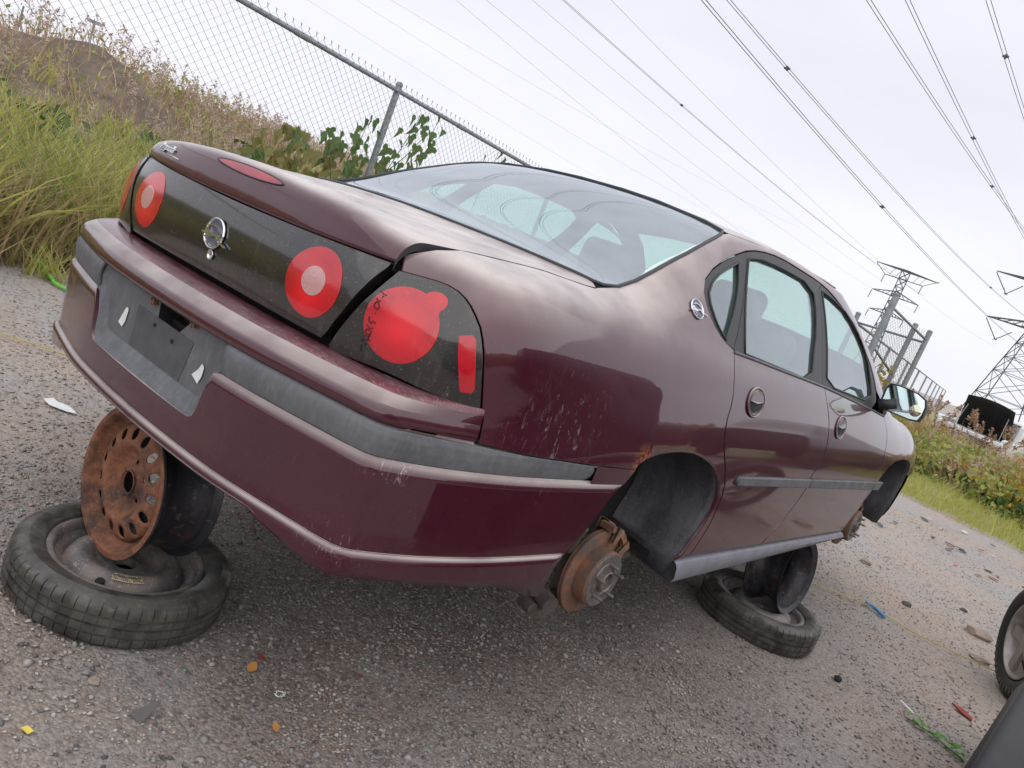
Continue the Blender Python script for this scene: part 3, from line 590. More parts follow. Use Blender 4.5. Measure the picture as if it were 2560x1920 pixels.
# sill cladding
P=[]
for y in np.linspace(1.565,3.52,14):
    k=(y-1.565)/(3.52-1.565); zt=lerp(.262,.252,k); zb=lerp(.166,.208,k); yb=lerp(1.632,3.62,k)
    P.append([(.80,y,zt+.004),(.878,y,zt+.003),(.893,y,zt-.004),(.897,lerp(y,yb,.2),zt-.022),(.886,lerp(y,yb,.8),lerp(zt,zb,.75)),(.872,yb,zb),(.80,yb,zb-.003),(.74,yb,zb+.03)])
for s in (1,-1):
    PP_=[[ (p[0]*s,p[1],p[2]) for p in r] for r in P]; o=patchgrid('sill_cladding','sill_grey',PP_,car,flip=(s<0)); o.data.set_sharp_from_angle(angle=R_(35))
    # closing cap at the rear end, dark flap seen below the wheel arch
    mk('sill_end',[(.80*s,1.565,.266),(.893*s,1.565,.258),(.886*s,1.617,.19),(.872*s,1.632,.166),(.74*s,1.632,.196),(.60*s,1.60,.24),(.60*s,1.54,.30)],[(0,1,2,3,4,5,6)],'liner',car)
# roof, windscreen, rear window
panel('roof','paint',T2,[(1.625,-2.25),(1.63,-1.5),(1.635,0),(1.63,1.5),(1.625,2.25),(1.9,2.44),(2.5,2.49),(2.82,2.5),(2.87,1.5),(2.89,0),(2.87,-1.5),(2.82,-2.5),(2.5,-2.49),(1.9,-2.44)],car,metric=(1,.25),res=.06,gap=.002)
panel('windscreen','glass',T2,[(2.89,-2.45),(2.91,-1.2),(2.92,0),(2.91,1.2),(2.89,2.45),(3.1,2.62),(3.3,3.0),(3.52,3.5),(3.60,2.0),(3.62,0),(3.60,-2.0),(3.52,-3.5),(3.3,-3.0),(3.1,-2.62)],car,metric=(1,.25),res=.08,gap=-.004,off=-.004,thick=.003,round_=.001)
gpanel('cowl','frame_black',T2,np.linspace(3.5,3.70,4),np.linspace(-4.2,4.2,15),car)
rwo=[(y,13-t) for y,t in [(.835,10.35)]+rws[1:]]
bot=[(.738,0),(.745,.4),(.765,.8),(.787,1.2),(.812,1.7),(.832,2.2),(.842,2.62)]
rwR=bot+[(.862,2.86)]+rwo[1:]+[(1.598,2.15),(1.606,1.7),(1.612,.9),(1.615,.35)]
rwL=[(y,-t) for y,t in rwR[1:]][::-1]; rw=rwR+rwL[:-1] if False else rwR+rwL
RWM=(1,.25)
panel('rear_window','glass_rear',T2,rw,car,metric=RWM,res=.045,gap=.004,off=-.002,thick=.003,round_=.0012)
rwm=[(a*1,b*.25) for a,b in rw]; rin=[(a,b/.25) for a,b in inset(clean(rwm,.0025),.048)]
panel('window_border','seal',T2,rw,car,metric=RWM,res=.05,gap=.004,off=-.008,thick=.002,round_=.001,holes=[rin])
b=MB(); b.tube([T2(*p)+anorm(T2,*p)*.001 for p in rw+[rw[0]]],.0065,6); b.build('window_seal','seal',car,smooth=True)
# ---- boot lid: rear band, lip and deck
BR=[(0.,.966,-.013,.1405),(1.,.985,-.004,.1425),(2.,1.001,.010,.1475),(3.,1.012,.021,.155),(4.,1.0195,.029,.166),(5.,1.0235,.0335,.184),(6.,1.0265,.0345,.212)]
BRa=np.array([b_[1:] for b_ in BR]); BRx=np.arange(7.); BRm=pchip_m(BRx,BRa)
def lid(x,r):
    if r<=6:
        z0,c,y0=_herm(BRx,BRa,BRm,r); u=x/.60; W=.845-.012*r; qy=DD*(1-(1-min(abs(x)/W,.98)**PP)**(1/PP)); 
        return np.array((x,y0+qy*(1-.12*max(r-4,0)),z0+c*max(0,1-abs(u)**2.2)))
    p6=lid(x,6.); k=(r-6)/10; ye=np.interp(abs(x),[0,.243,.466,.598,.66,.70],[.745,.795,.825,.84,.835,.80]); y=p6[1]+(ye-p6[1])*k
    # height of the deck surface
    yq=max(y,.40); t=t_at_x(yq,abs(x)) if abs(x)>.02 else 13; z=S(yq,t)[2]-.06*max(0,.40-y); w_=min(k/.35,1); w_=w_*w_*(3-2*w_); yq=max(p6[1],.40); d=p6[2]-(S(yq,t_at_x(yq,max(abs(x),.02)))[2]-.06*max(0,.40-p6[1]))
    return np.array((x,y,z+d*(1-w_)))
rows=list(np.linspace(0,6,19))+list(np.linspace(6.3,16,22)); us=np.linspace(-1,1,45); P=[]
for u in us:
    c=[]
    for r in rows:
        xe=.601
        for _ in range(3): xe=le(lid(xe,r)[1])
        if r<3: xe=lerp(.590,xe,min(1,.3+r*.25))
        c.append(lid(u*xe,r))
    P.append(c)
# side and end flanges
Pf=[]
for c in P:
    c2=[np.array(c[0])+(0,.02,-.002)]+list(c); Pf.append(c2)
e0=[p+np.array((.0,0,-.02)) for p in Pf[0]]; e1=[p+np.array((0,0,-.02)) for p in Pf[-1]]
lid_o=patchgrid('boot_lid','paint',Pf,car,flip=True)
for e_,c,s in ((e0,Pf[0],0),(e1,Pf[-1],1)): patchgrid('lid_edge','frame_black',[e_,c] if s==0 else [c,e_],car,flip=True)
def onlid(L,off): 
    o=[]
    for x,r in L: n=anorm(lid,x,r,4e-3); o.append(lid(x,r)+n*off)
    return o
def disc(name,mat,pts,nrm,th,parent,bev=.0):
    """thin solid from a surface loop"""
    n=len(pts); c=sum(pts)/n; V=[p for p in pts]+[p-nn*th for p,nn in zip(pts,nrm)]; F=[tuple(range(n))]+[(i,(i+1)%n,n+(i+1)%n,n+i) for i in range(n)]
    a=np.cross(pts[1]-pts[0],pts[n//3]-pts[0]); 
    if a@nrm[0]<0: F=[f[::-1] for f in F]
    return mk(name,V,F,mat,parent)
def loop_on(fn,L,off): return [fn(*p)+anorm(fn,*p)*off for p in L],[anorm(fn,*p) for p in L]
chl=[(x,3.05+rr) for x,rr in [( .158*math.cos(a)*1.0, .66*math.sin(a)*(1-.12*math.cos(a)**2)) for a in [2*math.pi*k/48 for k in range(48)]]]
panel('brake_light','red_dark',lid,chl,car,metric=(1,.0125),res=.02,gap=0,off=.0022,thick=.004,round_=.0012)
b=MB(); b.tube([lid(*p)+anorm(lid,*p)*.001 for p in chl+[chl[0]]],.0022,5); b.build('light_surround','frame_black',car,smooth=True)
# ---- smoked panel across the lid with its lamps
pr=[GXZ(x,z) for x,z in ()]
pan=[(.588,.966),(.58,.94),(.569,.912),(.559,.884),(.546,.855),(.532,.824),(.517,.793),(.500,.762),(.483,.739)]
bott=[(x,.739+.003*(1-(x/.48)**2)) for x in (.40,.3,.2,.1,0,-.1,-.2,-.3,-.4)]
topp=[(x,.953+.0125*min(1,(abs(x)/.588)**1.6)) for x in (-.5,-.4,-.3,-.2,-.1,0,.1,.2,.3,.4,.5)]
ol=pan+bott+[(-x,z) for x,z in pan[::-1]]+topp
lidp=panel('lens_panel','smoked',GXZ,ol,car,metric=(1,1),res=.045,gap=.003,thick=.03)
for s in (1,-1):
    A=ell(.413*s,.854,.090,.083,48)
    rl=panel('lamp_lens','red',GXZ,A,lidp,metric=(1,1),res=.03,gap=0,off=.0012,thick=.002,round_=.0008)
    panel('reversing_lens','reverse',GXZ,ell(.418*s,.857,.038,.034,32),lidp,metric=(1,1),res=.02,gap=0,off=.0030,thick=.003,round_=.001)
# emblem: ring, leaping antelope, wave
EB=dict(body=[(-56,-11),(-52,-7),(-44,-8),(-37,-6),(-43,-2),(-39,3),(-28,7),(-25,4),(-19,-2),(-9,-4),(13,0),(23,0),(37,5),(31,-1),(34,-12),(47,-8),(70,-14),(63,-16),(44,-12),(31,-14),(22,-9),(16,-4),(7,-5),(-4,-8),(-11,-11),(-22,-12),(-35,-11),(-43,-11),(-51,-12)],
 leg=[(-51,-12),(-35,-15),(-19,-16),(-21,-18),(-36,-17),(-48,-14)],horn=[(-34,9),(-25,14),(-9,18),(10,16),(27,11),(30,7),(21,9),(5,15),(-11,14),(-24,12)],
 wave=[(-40,-18),(-31,-24),(-19,-25),(-10,-23),(3,-25),(18,-24),(38,-16),(31,-22),(19,-27),(5,-28),(-8,-26),(-20,-28),(-31,-26)])
def emblem(parent,org,ux,uz,un,sc,mir=1):
    org,ux,uz,un=[Vector(v) for v in (org,ux,uz,un)]
    # the traced outline is skewed by the view: undo with a shear so that the ring is round
    Pm=lambda x,z,d: org+(ux*x*mir+uz*(z*1.18-.08*x))*sc*.001+un*d*.001
    b=MB(); n=40; V=[];F=[]
    for k in range(n):
        a=2*math.pi*k/n; 
        for r,d in ((45,1),(45,5),(42.5,6.2),(39.5,5),(39,1)): V.append(org+(ux*math.cos(a)*r+uz*math.sin(a)*r*.92)*sc*.001+un*d*.001*sc)
    for k in range(n):
        for j in range(4): F.append((k*5+j,((k+1)%n)*5+j,((k+1)%n)*5+j+1,k*5+j+1))
    b.add(V,F); root=b.build('emblem','chrome',parent,smooth=True)
    V=[org+(ux*math.cos(2*math.pi*k/n)*40+uz*math.sin(2*math.pi*k/n)*37)*sc*.001+un*.0018 for k in range(n)]; 
    if parent.parent is None: par=root
    else: par=parent
    mk('emblem_field','blue',parent if parent is not car else root,) if False else mk('emblem_field',V,[tuple(range(n))],'blue',root if parent is car else parent)
    for nm in ('body','leg','horn','wave'):
        pts=EB[nm]; n2=len(pts); top=[Pm(x,z,7*sc) for x,z in pts]; bo=[Pm(x,z,1.5) for x,z in pts]
        tr=delaunay_2d_cdt([Vector(p) for p in pts],[(i,(i+1)%n2) for i in range(n2)],[],1,1e-5)
        vv=[Pm(v.x,v.y,(7 if nm!='wave' else 5)*sc) for v in tr[0]]; k=len(vv); mk('emblem_figure',vv+top+bo,[tuple(f) for f in tr[2]]+[(k+i,k+(i+1)%n2,k+n2+(i+1)%n2,k+n2+i) for i in range(n2)],'chrome',root if parent is car else parent)
emblem(lidp,GXZ(-.004,.854)+np.array((0,-.001,0)),(1,0,0),(0,.05,1),(0,-1,.03),1.0)
b=MB(); b.lathe([(0,0),(.0125,0),(.0145,.003),(.0135,.0045),(.0095,.0042),(.009,.002),(0,.002)],24,M4(GXZ(0,.798),(0,-1,0))); kh=b.build('key_lock','chrome',lidp,smooth=True)
# badge lettering
def text_mesh(body,size,ext,shear=0,name='badge'):
    cu=bpy.data.curves.new(name,'FONT'); cu.body=body; cu.size=size; cu.extrude=ext; cu.shear=shear; cu.offset=size*.012; cu.resolution_u=3; o=bpy.data.objects.new('tmp',cu); COL.objects.link(o)
    dg=bpy.context.evaluated_depsgraph_get(); me=bpy.data.meshes.new_from_object(o.evaluated_get(dg)); bpy.data.objects.remove(o); return me
me=text_mesh('Impala',.031,.0022,.5); me.materials.append(MT['chrome']); bo=bpy.data.objects.new('badge',me); COL.objects.link(bo); bo.parent=car
p0=lid(-.512,1.75); p1=lid(-.36,1.55); n_=anorm(lid,-.45,1.8); xx=(p1-p0)/np.linalg.norm(p1-p0); mb_=frame(n_,xx).to_4x4(); mb_.translation=Vector(p0+n_*.004); bo.matrix_local=mb_@Matrix.Diagonal((1.45,1,1,1))
b=MB(); b.tube([lid(-.515,1.45)+n_*.003,lid(-.345,1.25)+n_*.003],.0018,6,r2=.0012); b.build('badge_line','chrome',bo if False else car,smooth=True)
# ---- tail lamps (right and left)
for sg in (1,-1):
    fnG=(lambda s,t:G(s,t)) if sg>0 else (lambda s,t:G(s,t)*[-1,1,1])
    def fn(s,t,sg=sg): p=G(s,t); return p*[sg,1,1]
    lo_=panel('tail_lamp','smoked',fn,lampR,car,metric=(.9,.1),res=.045,gap=.003,off=0,thick=.03)
    f2=lambda x,z,sg=sg: GXZ(x,z)*[sg,1,1]
    c_=ell(.672,.845,.083,.084,48)
    big=[]
    for x,z in c_:
        a=math.degrees(math.atan2(z-.845,x-.672)); big.append((x,z))
    # round lens with the small lobe on its upper outer side
    lobe=ell(.715,.915,.026,.024,24); i0=min(range(48),key=lambda i:math.hypot(c_[i][0]-.690,c_[i][1]-.927)); i1=min(range(48),key=lambda i:math.hypot(c_[i][0]-.742,c_[i][1]-.893))
    lo2=[p for p in lobe if math.hypot((p[0]-.672)/.083,(p[1]-.845)/.084)>1.02]; lo2.sort(key=lambda p:math.atan2(p[1]-.915,p[0]-.715) if math.atan2(p[1]-.915,p[0]-.715)>-2 else 9)
    big=c_[:i1+1]+lo2+c_[i0:]
    panel('round_lens','red',f2,big,lo_,metric=(1,1),res=.03,gap=0,off=.0012,thick=.002,round_=.0008)
    panel('side_reflector','red_dark' if False else 'red',fn,D['refl'],lo_,metric=(.9,.1),res=.03,gap=0,off=.0012,thick=.002,round_=.0008)
    if sg>0:
        b=MB()
        for i in range(14):
            pts=[G(*p)+anorm(G,*p)*.0022 for p in D['hw%d'%i]]
            if len(pts)>1: b.tube(pts,.0011,5)
        b.build('marker_writing','marker',lo_)
# ---- rear bumper
sE=lambda v:float(np.interp(v,[0,.33,.94,1.36,1.76,2.8,4.37,5.12,5.69,6.32,6.87,7.66,8.33,10.2,11.31,14],[1.462,1.4616,1.458,1.456,1.4565,1.467,1.4965,1.512,1.5416,1.5675,1.59,1.6126,1.6313,1.653,1.664,1.69]))
vtop=lambda s:float(np.interp(abs(s),[.7,1.04,1.25,1.466,1.7],[14,12.9,12.2,11.6,11.2]))
def vbot(s): return float(np.interp(abs(s),[0,.5,.545,.56,.60,.658,.741,.7635,.80,.855,.93,1.007,1.1,1.23,1.296,1.34,1.396,1.462],[1.9,1.89,1.88,1.643,1.56,1.358,1.16,1.135,1.178,1.18,1.14,1.075,.988,.894,.81,.66,.47,.332]))
def wp(u): return np.sign(u)*abs(u)**.9
us=[-1+2*k/110 for k in range(111)]
lipv=[0,.15,.3,.5,.7,.9,1.0,1.08,1.2,1.35,1.6,1.9,2.2]
def lipfn(u,k):   # k 0..1 -> v from bottom to 5.3
    s=u; vb=vbot(s); vl=[vb,lerp(vb,2,.35),lerp(vb,2,.7),1.9,2.0,2.25,2.6,3.0,3.2,3.4,3.6,3.8,4.0,4.1,4.2]; i=min(int(k),13); return Bm(s,lerp(vl[i],vl[i+1],k-i))
V=[];F=[];m=15
for u in us:
    for k in range(m):
        vv=[0,.5,1,1.9,2.0,2.25,2.6,3.0,3.2,3.4,3.6,3.8,4.0,4.1,4.2][k]; V.append(lipfn(wp(u)*sE(vv),float(k)))
for i in range(110):
    for j in range(m-1): F.append(((i+1)*m+j,i*m+j,i*m+j+1,(i+1)*m+j+1))
lip=mk('bumper_lip','x' if False else V,F,'paint',car,True) if False else mk('bumper_lip',V,F,'paint',car,True)
md=lip.modifiers.new('thickness','SOLIDIFY'); md.thickness=.004; md.offset=-1
# main cover with the number-plate recess cut out
RO=-.04
rec=[(.352,8.97),(.344,8.62),(.336,8.2),(.318,6.9),(.306,6.2),(.298,5.98),(.285,5.88),(.262,5.85),(.13,5.85),(0,5.85)]
bm2=Bm
side=[(sE(v),v) for v in (8.97,8.2,7.7,7.04,6.6,6.17,5.7,5.4,5.05,4.6,4.08)]
ring=[(-x+RO,v) for x,v in rec]+[(x+RO,v) for x,v in rec[::-1][1:]]
topR=[(u,8.97) for u in (.45,.6,.70,.77,.80,.84,.9,.97,1.05,1.2,1.35,1.5)]; lowR=[(u,4.04) for u in (1.45,1.3,1.15,1.0,.9,.84,.80,.77,.72,.6,.45,.3,.15,0)]
ol=ring+topR+side+lowR+[(-u,v) for u,v in lowR[::-1][1:]]+[(-u,v) for u,v in side[::-1]]+[(-u,v) for u,v in topR[::-1]]
panel('bumper_cover','paint',bm2,ol,car,metric=(1,.06),res=.04,gap=0.0,thick=.012,round_=.002)
# grey trim strip each side
def mktrim(sg,s0):
    def trimfn(u,v):
        s1=float(np.interp(v,[9,10.2,11,12,13,14.2],[1.448,1.462,1.467,1.469,1.467,1.458])); s_=lerp(s0,s1,u); vv=9+(v-9)*(vtop(s_)-9)/5
        return Bm(s_,vv)*[sg,1,1]
    return gpanel('bumper_strip','trim',trimfn,[k/60 for k in range(61)],[9.0,9.2,9.6,10,10.4,11,11.6,12,12.5,13,13.4,13.8,14.0],car)
o=mktrim(1,.350+RO)+mktrim(-1,.350-RO)
for x in o: md=x.modifiers.new('thickness','SOLIDIFY'); md.thickness=.01; md.offset=-1
# small painted bridge between strip end and arch
sT=s_of_y(.343)
def topfn(u,v):
    s_=u*sT
    if v<15: v=lerp(vtop(s_)+.05,15,v-14)
    return Bm(s_,v)
gpanel('bumper_top','paint',topfn,[k/80 for k in range(-80,81)],[14.05,14.3,15,15.5,16,16.5,17],car)
# shelf between the bumper nose and the foot of the lamps
_ga=np.linspace(0,.80,161); _gp=np.array([G(a_,4.22)[:2] for a_ in _ga]); _gl=np.concatenate([[0],np.cumsum(np.hypot(*np.diff(_gp,axis=0).T))]); _ge=float(np.interp(.345,_gp[:,1],_gl))
def shelffn(u,k):
    au=abs(u); p=Bm(au*sT,17.); l_=au**.92*_ge; q=np.array((np.interp(l_,_gl,_gp[:,0]),np.interp(l_,_gl,_gp[:,1]),0)); x=p[0]+(q[0]-p[0])*k; y=p[1]+(q[1]-p[1])*k
    kk=min(k,1); return np.array((x if u>=0 else -x,y,.692+(.729-.692)*(1-(1-kk)**2.3)))
gpanel('bumper_nose','paint',shelffn,[k/80 for k in range(-80,81)],[0,.03,.07,.12,.18,.25,.33],car)
gpanel('bumper_shelf','paint_crazed',shelffn,[k/80 for k in range(-80,81)],[.33,.45,.6,.75,.88,1,1.10],car)
for sg in (1,-1):
    def brf(a,b_,sg=sg): return Bm(a,b_)*[sg,1,1]
    gpanel('bumper_end','paint',lambda u,v,sg=sg: Bm(lerp(1.474,sE(v),u),8.0 if v<8.97 else 10.9+(v-9)*.001 if False else v)*[sg,1,1],[k/8 for k in range(9)],[8.0,8.5,8.96],car)
    gpanel('bumper_end','paint',lambda u,v,sg=sg: (lambda s_: np.array((baseplan(s_)[0]-.001-.003*0,baseplan(s_)[1],lerp(.573,lerp(.6235,.6185,u),v)))*[sg,1,1])(lerp(1.474,lerp(1.632,1.664,v),u)),[k/8 for k in range(9)],[0,.25,.5,.75,1],car)
for sg in (1,-1):
    def flf(u,v,sg=sg):
        s_=lerp(-.0 if False else 0.0,1.66,u); p=Bm(s_,vtop(s_)); nx,ny=pnorm(s_); return np.array((sg*(p[0]-nx*.03*v),p[1]-ny*.03*v,p[2]-.0015+.001*v))
    gpanel('bumper_flange','paint',flf,[k/70 for k in range(71)],[0,.5,1],car,vn=False)
# plate recess
out_=[(-.356,.586),(-.346,.574),(-.336,.545),(-.318,.490),(-.302,.450),(-.288,.441),(-.262,.4395),(-.13,.4385),(0,.438),(.13,.4385),(.262,.4395),(.288,.441),(.302,.450),(.318,.490),(.336,.545),(.346,.574),(.356,.586),(.362,.612),(.362,.651),(.2,.651),(0,.651),(-.2,.651),(-.362,.651),(-.362,.612)]
inn_=[(-.300,.600),(-.298,.585),(-.290,.55),(-.275,.51),(-.265,.49),(-.255,.484),(-.235,.482),(-.12,.481),(0,.481),(.12,.481),(.235,.482),(.255,.484),(.265,.49),(.275,.51),(.290,.55),(.298,.585),(.300,.600),(.302,.62),(.302,.652),(.18,.652),(0,.652),(-.18,.652),(-.302,.652),(-.302,.62)]
def by(x,z): return float(Bm(x,float(np.interp(z,[p[2] for p in BP[4:15]],range(4,15))))[1])
out_=[(x+RO,z) for x,z in out_]; inn_=[(x+RO,z) for x,z in inn_]
n=len(out_); lay=[]
for k,(f,dy) in enumerate(((0,.0015),(.05,.010),(.5,.026),(.92,.043),(1.0,.047))):
    lay.append([(lerp(a[0],b_[0],f),by(a[0],a[1])+dy if f<.01 else lerp(by(a[0],a[1]),.012,f)+dy,lerp(a[1],b_[1],f)) for a,b_ in zip(out_,inn_)])
V=[p for l_ in lay for p in l_]; F=[(k*n+i,k*n+(i+1)%n,(k+1)*n+(i+1)%n,(k+1)*n+i) for k in range(len(lay)-1) for i in range(n)]
rc=mk('plate_recess',V,F,'trim',car,True)
hole=[(-.066,.640),(-.056,.588),(-.03,.586),(.046,.588),(.060,.597),(.100,.637),(.102,.648),(-.066,.648)]
def yin(x,z): return np.array((x,.059,z))
vo,Fc=cdt([p for p in inn_],[hole],.08); mk('recess_floor',[(a,.059,b_) for a,b_ in vo],[f if np.cross(np.array(vo[f[1]])-vo[f[0]],np.array(vo[f[2]])-vo[f[0]])>0 else f[::-1] for f in Fc],'trim',rc)
hb=MB(); hb.add([(x,.059,z) for x,z in hole]+[(x,.13,z+.0) for x,z in hole],[(i,(i+1)%8,8+(i+1)%8,8+i) for i in range(8)]+[tuple(range(8,16))]); hb.build('lamp_pocket','under',rc)
pm=[(-.168,.598),(-.165,.486),(.115,.484),(.138,.596)]; mk('plate_mount',[(x,.0575,z) for x,z in pm]+[(x,.060,z) for x,z in pm],[(0,1,2,3),(0,4,5,1),(1,5,6,2),(2,6,7,3),(3,7,4,0)],plain('plate_mount_grey',(.085,.088,.098),.45,0,.3,20),rc)
for cx,cz,pp in ((-.225,.545,[(-.022,-.024),(.004,-.030),(.014,-.012),(.016,.02),(.010,.028),(.0,.024)]),(.195,.542,[(-.026,-.018),(.008,-.030),(.018,-.008),(.018,.016),(.006,.022),(-.004,.004)])):
    mk('sticker_scrap',[(cx+x,.0555,cz+z) for x,z in pp],[tuple(range(6))[::1]],'paper',rc)
for cx,cz in ((-.085,.632),(.125,.640)):
    b=MB()
    for a,b_ in ((-.007,.004),(.006,.006),(-.002,-.007),(.009,-.004)): b.box((cx+a,.052,cz+b_),(.0035,.008,.003))
    b.box((cx,.050,cz),(.010,.002,.002)); b.build('lamp_clip','rust',rc)
for cx,cz,r in ((-.06,.575,.005),(.04,.565,.006)):
    b=MB(); b.lathe([(0,.003),(r,.002),(r,0)],10,M4((cx,.056,cz),(0,-1,0))); b.build('screw','black_rubber',rc)
# dark structure behind the gaps
inn=gpanel('inner_shell','under',lambda y,t:S(y,t)-anorm(S,y,t)*.030,list(np.linspace(.30,.96,12)),list(np.linspace(3.4,7.6,10)),car,mirror=True)
b=MB(); b.box((0,.235,.80),(.60,.02,.16)); b.box((0,.12,.50),(.62,.02,.10)); b.build('rear_crash_bar','under',car)
for sg in (1,-1):
    b=MB(); b.box((.68*sg,.36,.80),(.08,.05,.11)); b.build('lamp_housing','under',car)
gpanel('lid_channel','under',lambda y,x:np.array((min(x,le(y)+.02),y,S(max(y,.42),t_at_x(max(y,.42),x))[2]-.034-.12*max(0,.36-y))),list(np.linspace(.23,.86,16)),[.54,.57,.60,.63,.67,.73],car,mirror=True)
# ---- wheel arches
def well(arch,y_in,name='arch_liner',mt='liner'):
    for sg in (1,-1):
        P=[]
        for (x,y,z) in arch:
            P.append([(x-.006)*sg,y,z]); 
        G_=[[((x-.008)*sg,y,z),((x-.03)*sg,lerp(y,y_in,.035),z+.012 if z>.45 else z),((x-.16)*sg,lerp(y,y_in,.0),z+.012),((x-.30)*sg,y,z+.01),(.60*sg,lerp(y,y_in,.04),z)] for x,y,z in arch]
        o=patchgrid(name,mt,G_,car,flip=(sg<0))
        md=o.modifiers.new('thickness','SOLIDIFY'); md.thickness=.003
ar=[tuple(S(*p)) for p in D['arch']]; arR=[(.883,.782,.23),(.898,.778,.311),(.903,.847,.409),(.909,.886,.476),(.914,.931,.558)]+ar+[(.872,1.59,.23),(.85,1.60,.19)]
kS=min(i for i,p in enumerate(arR) if p[1]>1.13)
well(arR[kS:],1.22); well(arR[:kS+1],1.22,'inner_fender','under')
af=[S(y,t) for y,t in [(3.50,.5),(3.515,1.44),(3.5376,1.75),(3.5706,2.09),(3.605,2.44),(3.63,2.74),(3.66,3.12),(3.72,3.47),(3.83,3.80),(4.03,3.96),(4.2,3.86),(4.33,3.62),(4.43,3.2),(4.465,2.6),(4.47,1.6),(4.46,.6)]]
well([tuple(p) for p in af],4.02)
# painted inner return lip of the rear arch
for sg in (1,-1):
    b=MB(); b.tube([((x-.006)*sg,y,z) for x,y,z in ar],.0045,6); b.build('arch_lip','paint',car,smooth=True)
b=MB()
for y0,y1 in ((.78,1.62),(3.5,4.5)):
    for sg in (1,-1): MB().box((.592*sg,(y0+y1)/2,.52),(.006,(y1-y0)/2+.06,.30)).build('wheelhouse_wall','under',car)
b.box((0,2.55,.235),(.78,.98,.012)); b.box((0,.78,.40),(.60,.60,.012)); b.box((0,4.35,.32),(.6,.5,.012)); b.box((0,1.72,.36),(.78,.012,.13)); b.box((0,3.50,.50),(.78,.012,.28)); b.box((0,.72,.62),(.55,.012,.2))
b.build('floor_pan','under',car)
b=MB(); b.box((0,1.1,.34),(.42,.33,.05)); b.box((.0,1.6,.25),(.30,.5,.05)); b.build('fuel_tank','dirty_steel',car)
# ---- hubs, discs, suspension
def hub(x0,y,z,sg,full,rs=1):
    Mx=M4((x0*sg,y,z),(sg,0,0),(0,1,0))
    b=MB(); b.lathe([(.085,-.004),(.136,-.004),(.1415,-.007),(.1425,-.010),(.1425,-.013),(.139,-.0135),(.139,-.017),(.1425,-.0175),(.1425,-.024),(.085,-.024)],72,Mx,closed=True); d=b.build('brake_disc','rust_disc',car,30)
    b=MB(); b.lathe([(.096,-.004),(.0955,.040),(.091,.046),(.062,.0475),(.060,.0465)],56,Mx); b.build('disc_hat','rust_disc',d,35)
    b=MB(); b.lathe([(.090,.0462),(.089,.0482),(.066,.0490),(.064,.0478)],56,Mx); b.build('disc_face','hub_steel',d,35)
    b=MB(); b.lathe([(.064,.044),(.060,.050),(.048,.0515),(.044,.046),(.037,.047),(.035,.060),(.032,.063),(.0285,.060),(.028,.047),(0,.044)],40,Mx); hb_=b.build('hub','hub_steel',car,35)
    for k in range(5):
        a=2*math.pi*k/5+.35; c=Mx@Vector((.0575*math.cos(a),.0575*math.sin(a),.044)); b=MB(); b.lathe([(0,.038),(.0045,.038),(.006,.034),(.0062,.003),(.0105,.002),(.0105,0)],10,M4(c,(sg,0,0))); b.build('wheel_stud','hub_steel',hb_,40)
    b=MB()   # caliper and bracket on the forward upper side
    for a0,a1,r0,r1,z0,z1 in ((R_(28),R_(80),.125,.172,-.062,-.028),(R_(30),R_(78),.146,.166,-.03,.012),(R_(30),R_(42),.112,.168,.006,.018),(R_(66),R_(78),.112,.168,.006,.018)):
        b.lathe([(r0,z0),(r1,z0),(r1,z1),(r0,z1)],8,Mx,closed=True,a0=a0,a1=a1)
    b.box(Mx@Vector((.158*math.cos(R_(86)),.158*math.sin(R_(86)),-.012)),(.026,.010,.010)); b.box(Mx@Vector((.15*math.cos(R_(22)),.15*math.sin(R_(22)),-.016)),(.02,.010,.016)); b.build('brake_caliper','dirty_steel' if False else 'caliper',car,30)
    b=MB(); b.lathe([(.05,-.03),(.13,-.034),(.135,-.030),(.06,-.026)],40,Mx,closed=True,a0=R_(95),a1=R_(300)); b.build('backing_plate','dirty_steel',car,30)
hub(.788,1.219,.20,1,True); hub(.788,1.219,.20,-1,True); hub(.775,4.018,.225,1,True); hub(.775,4.018,.225,-1,True)
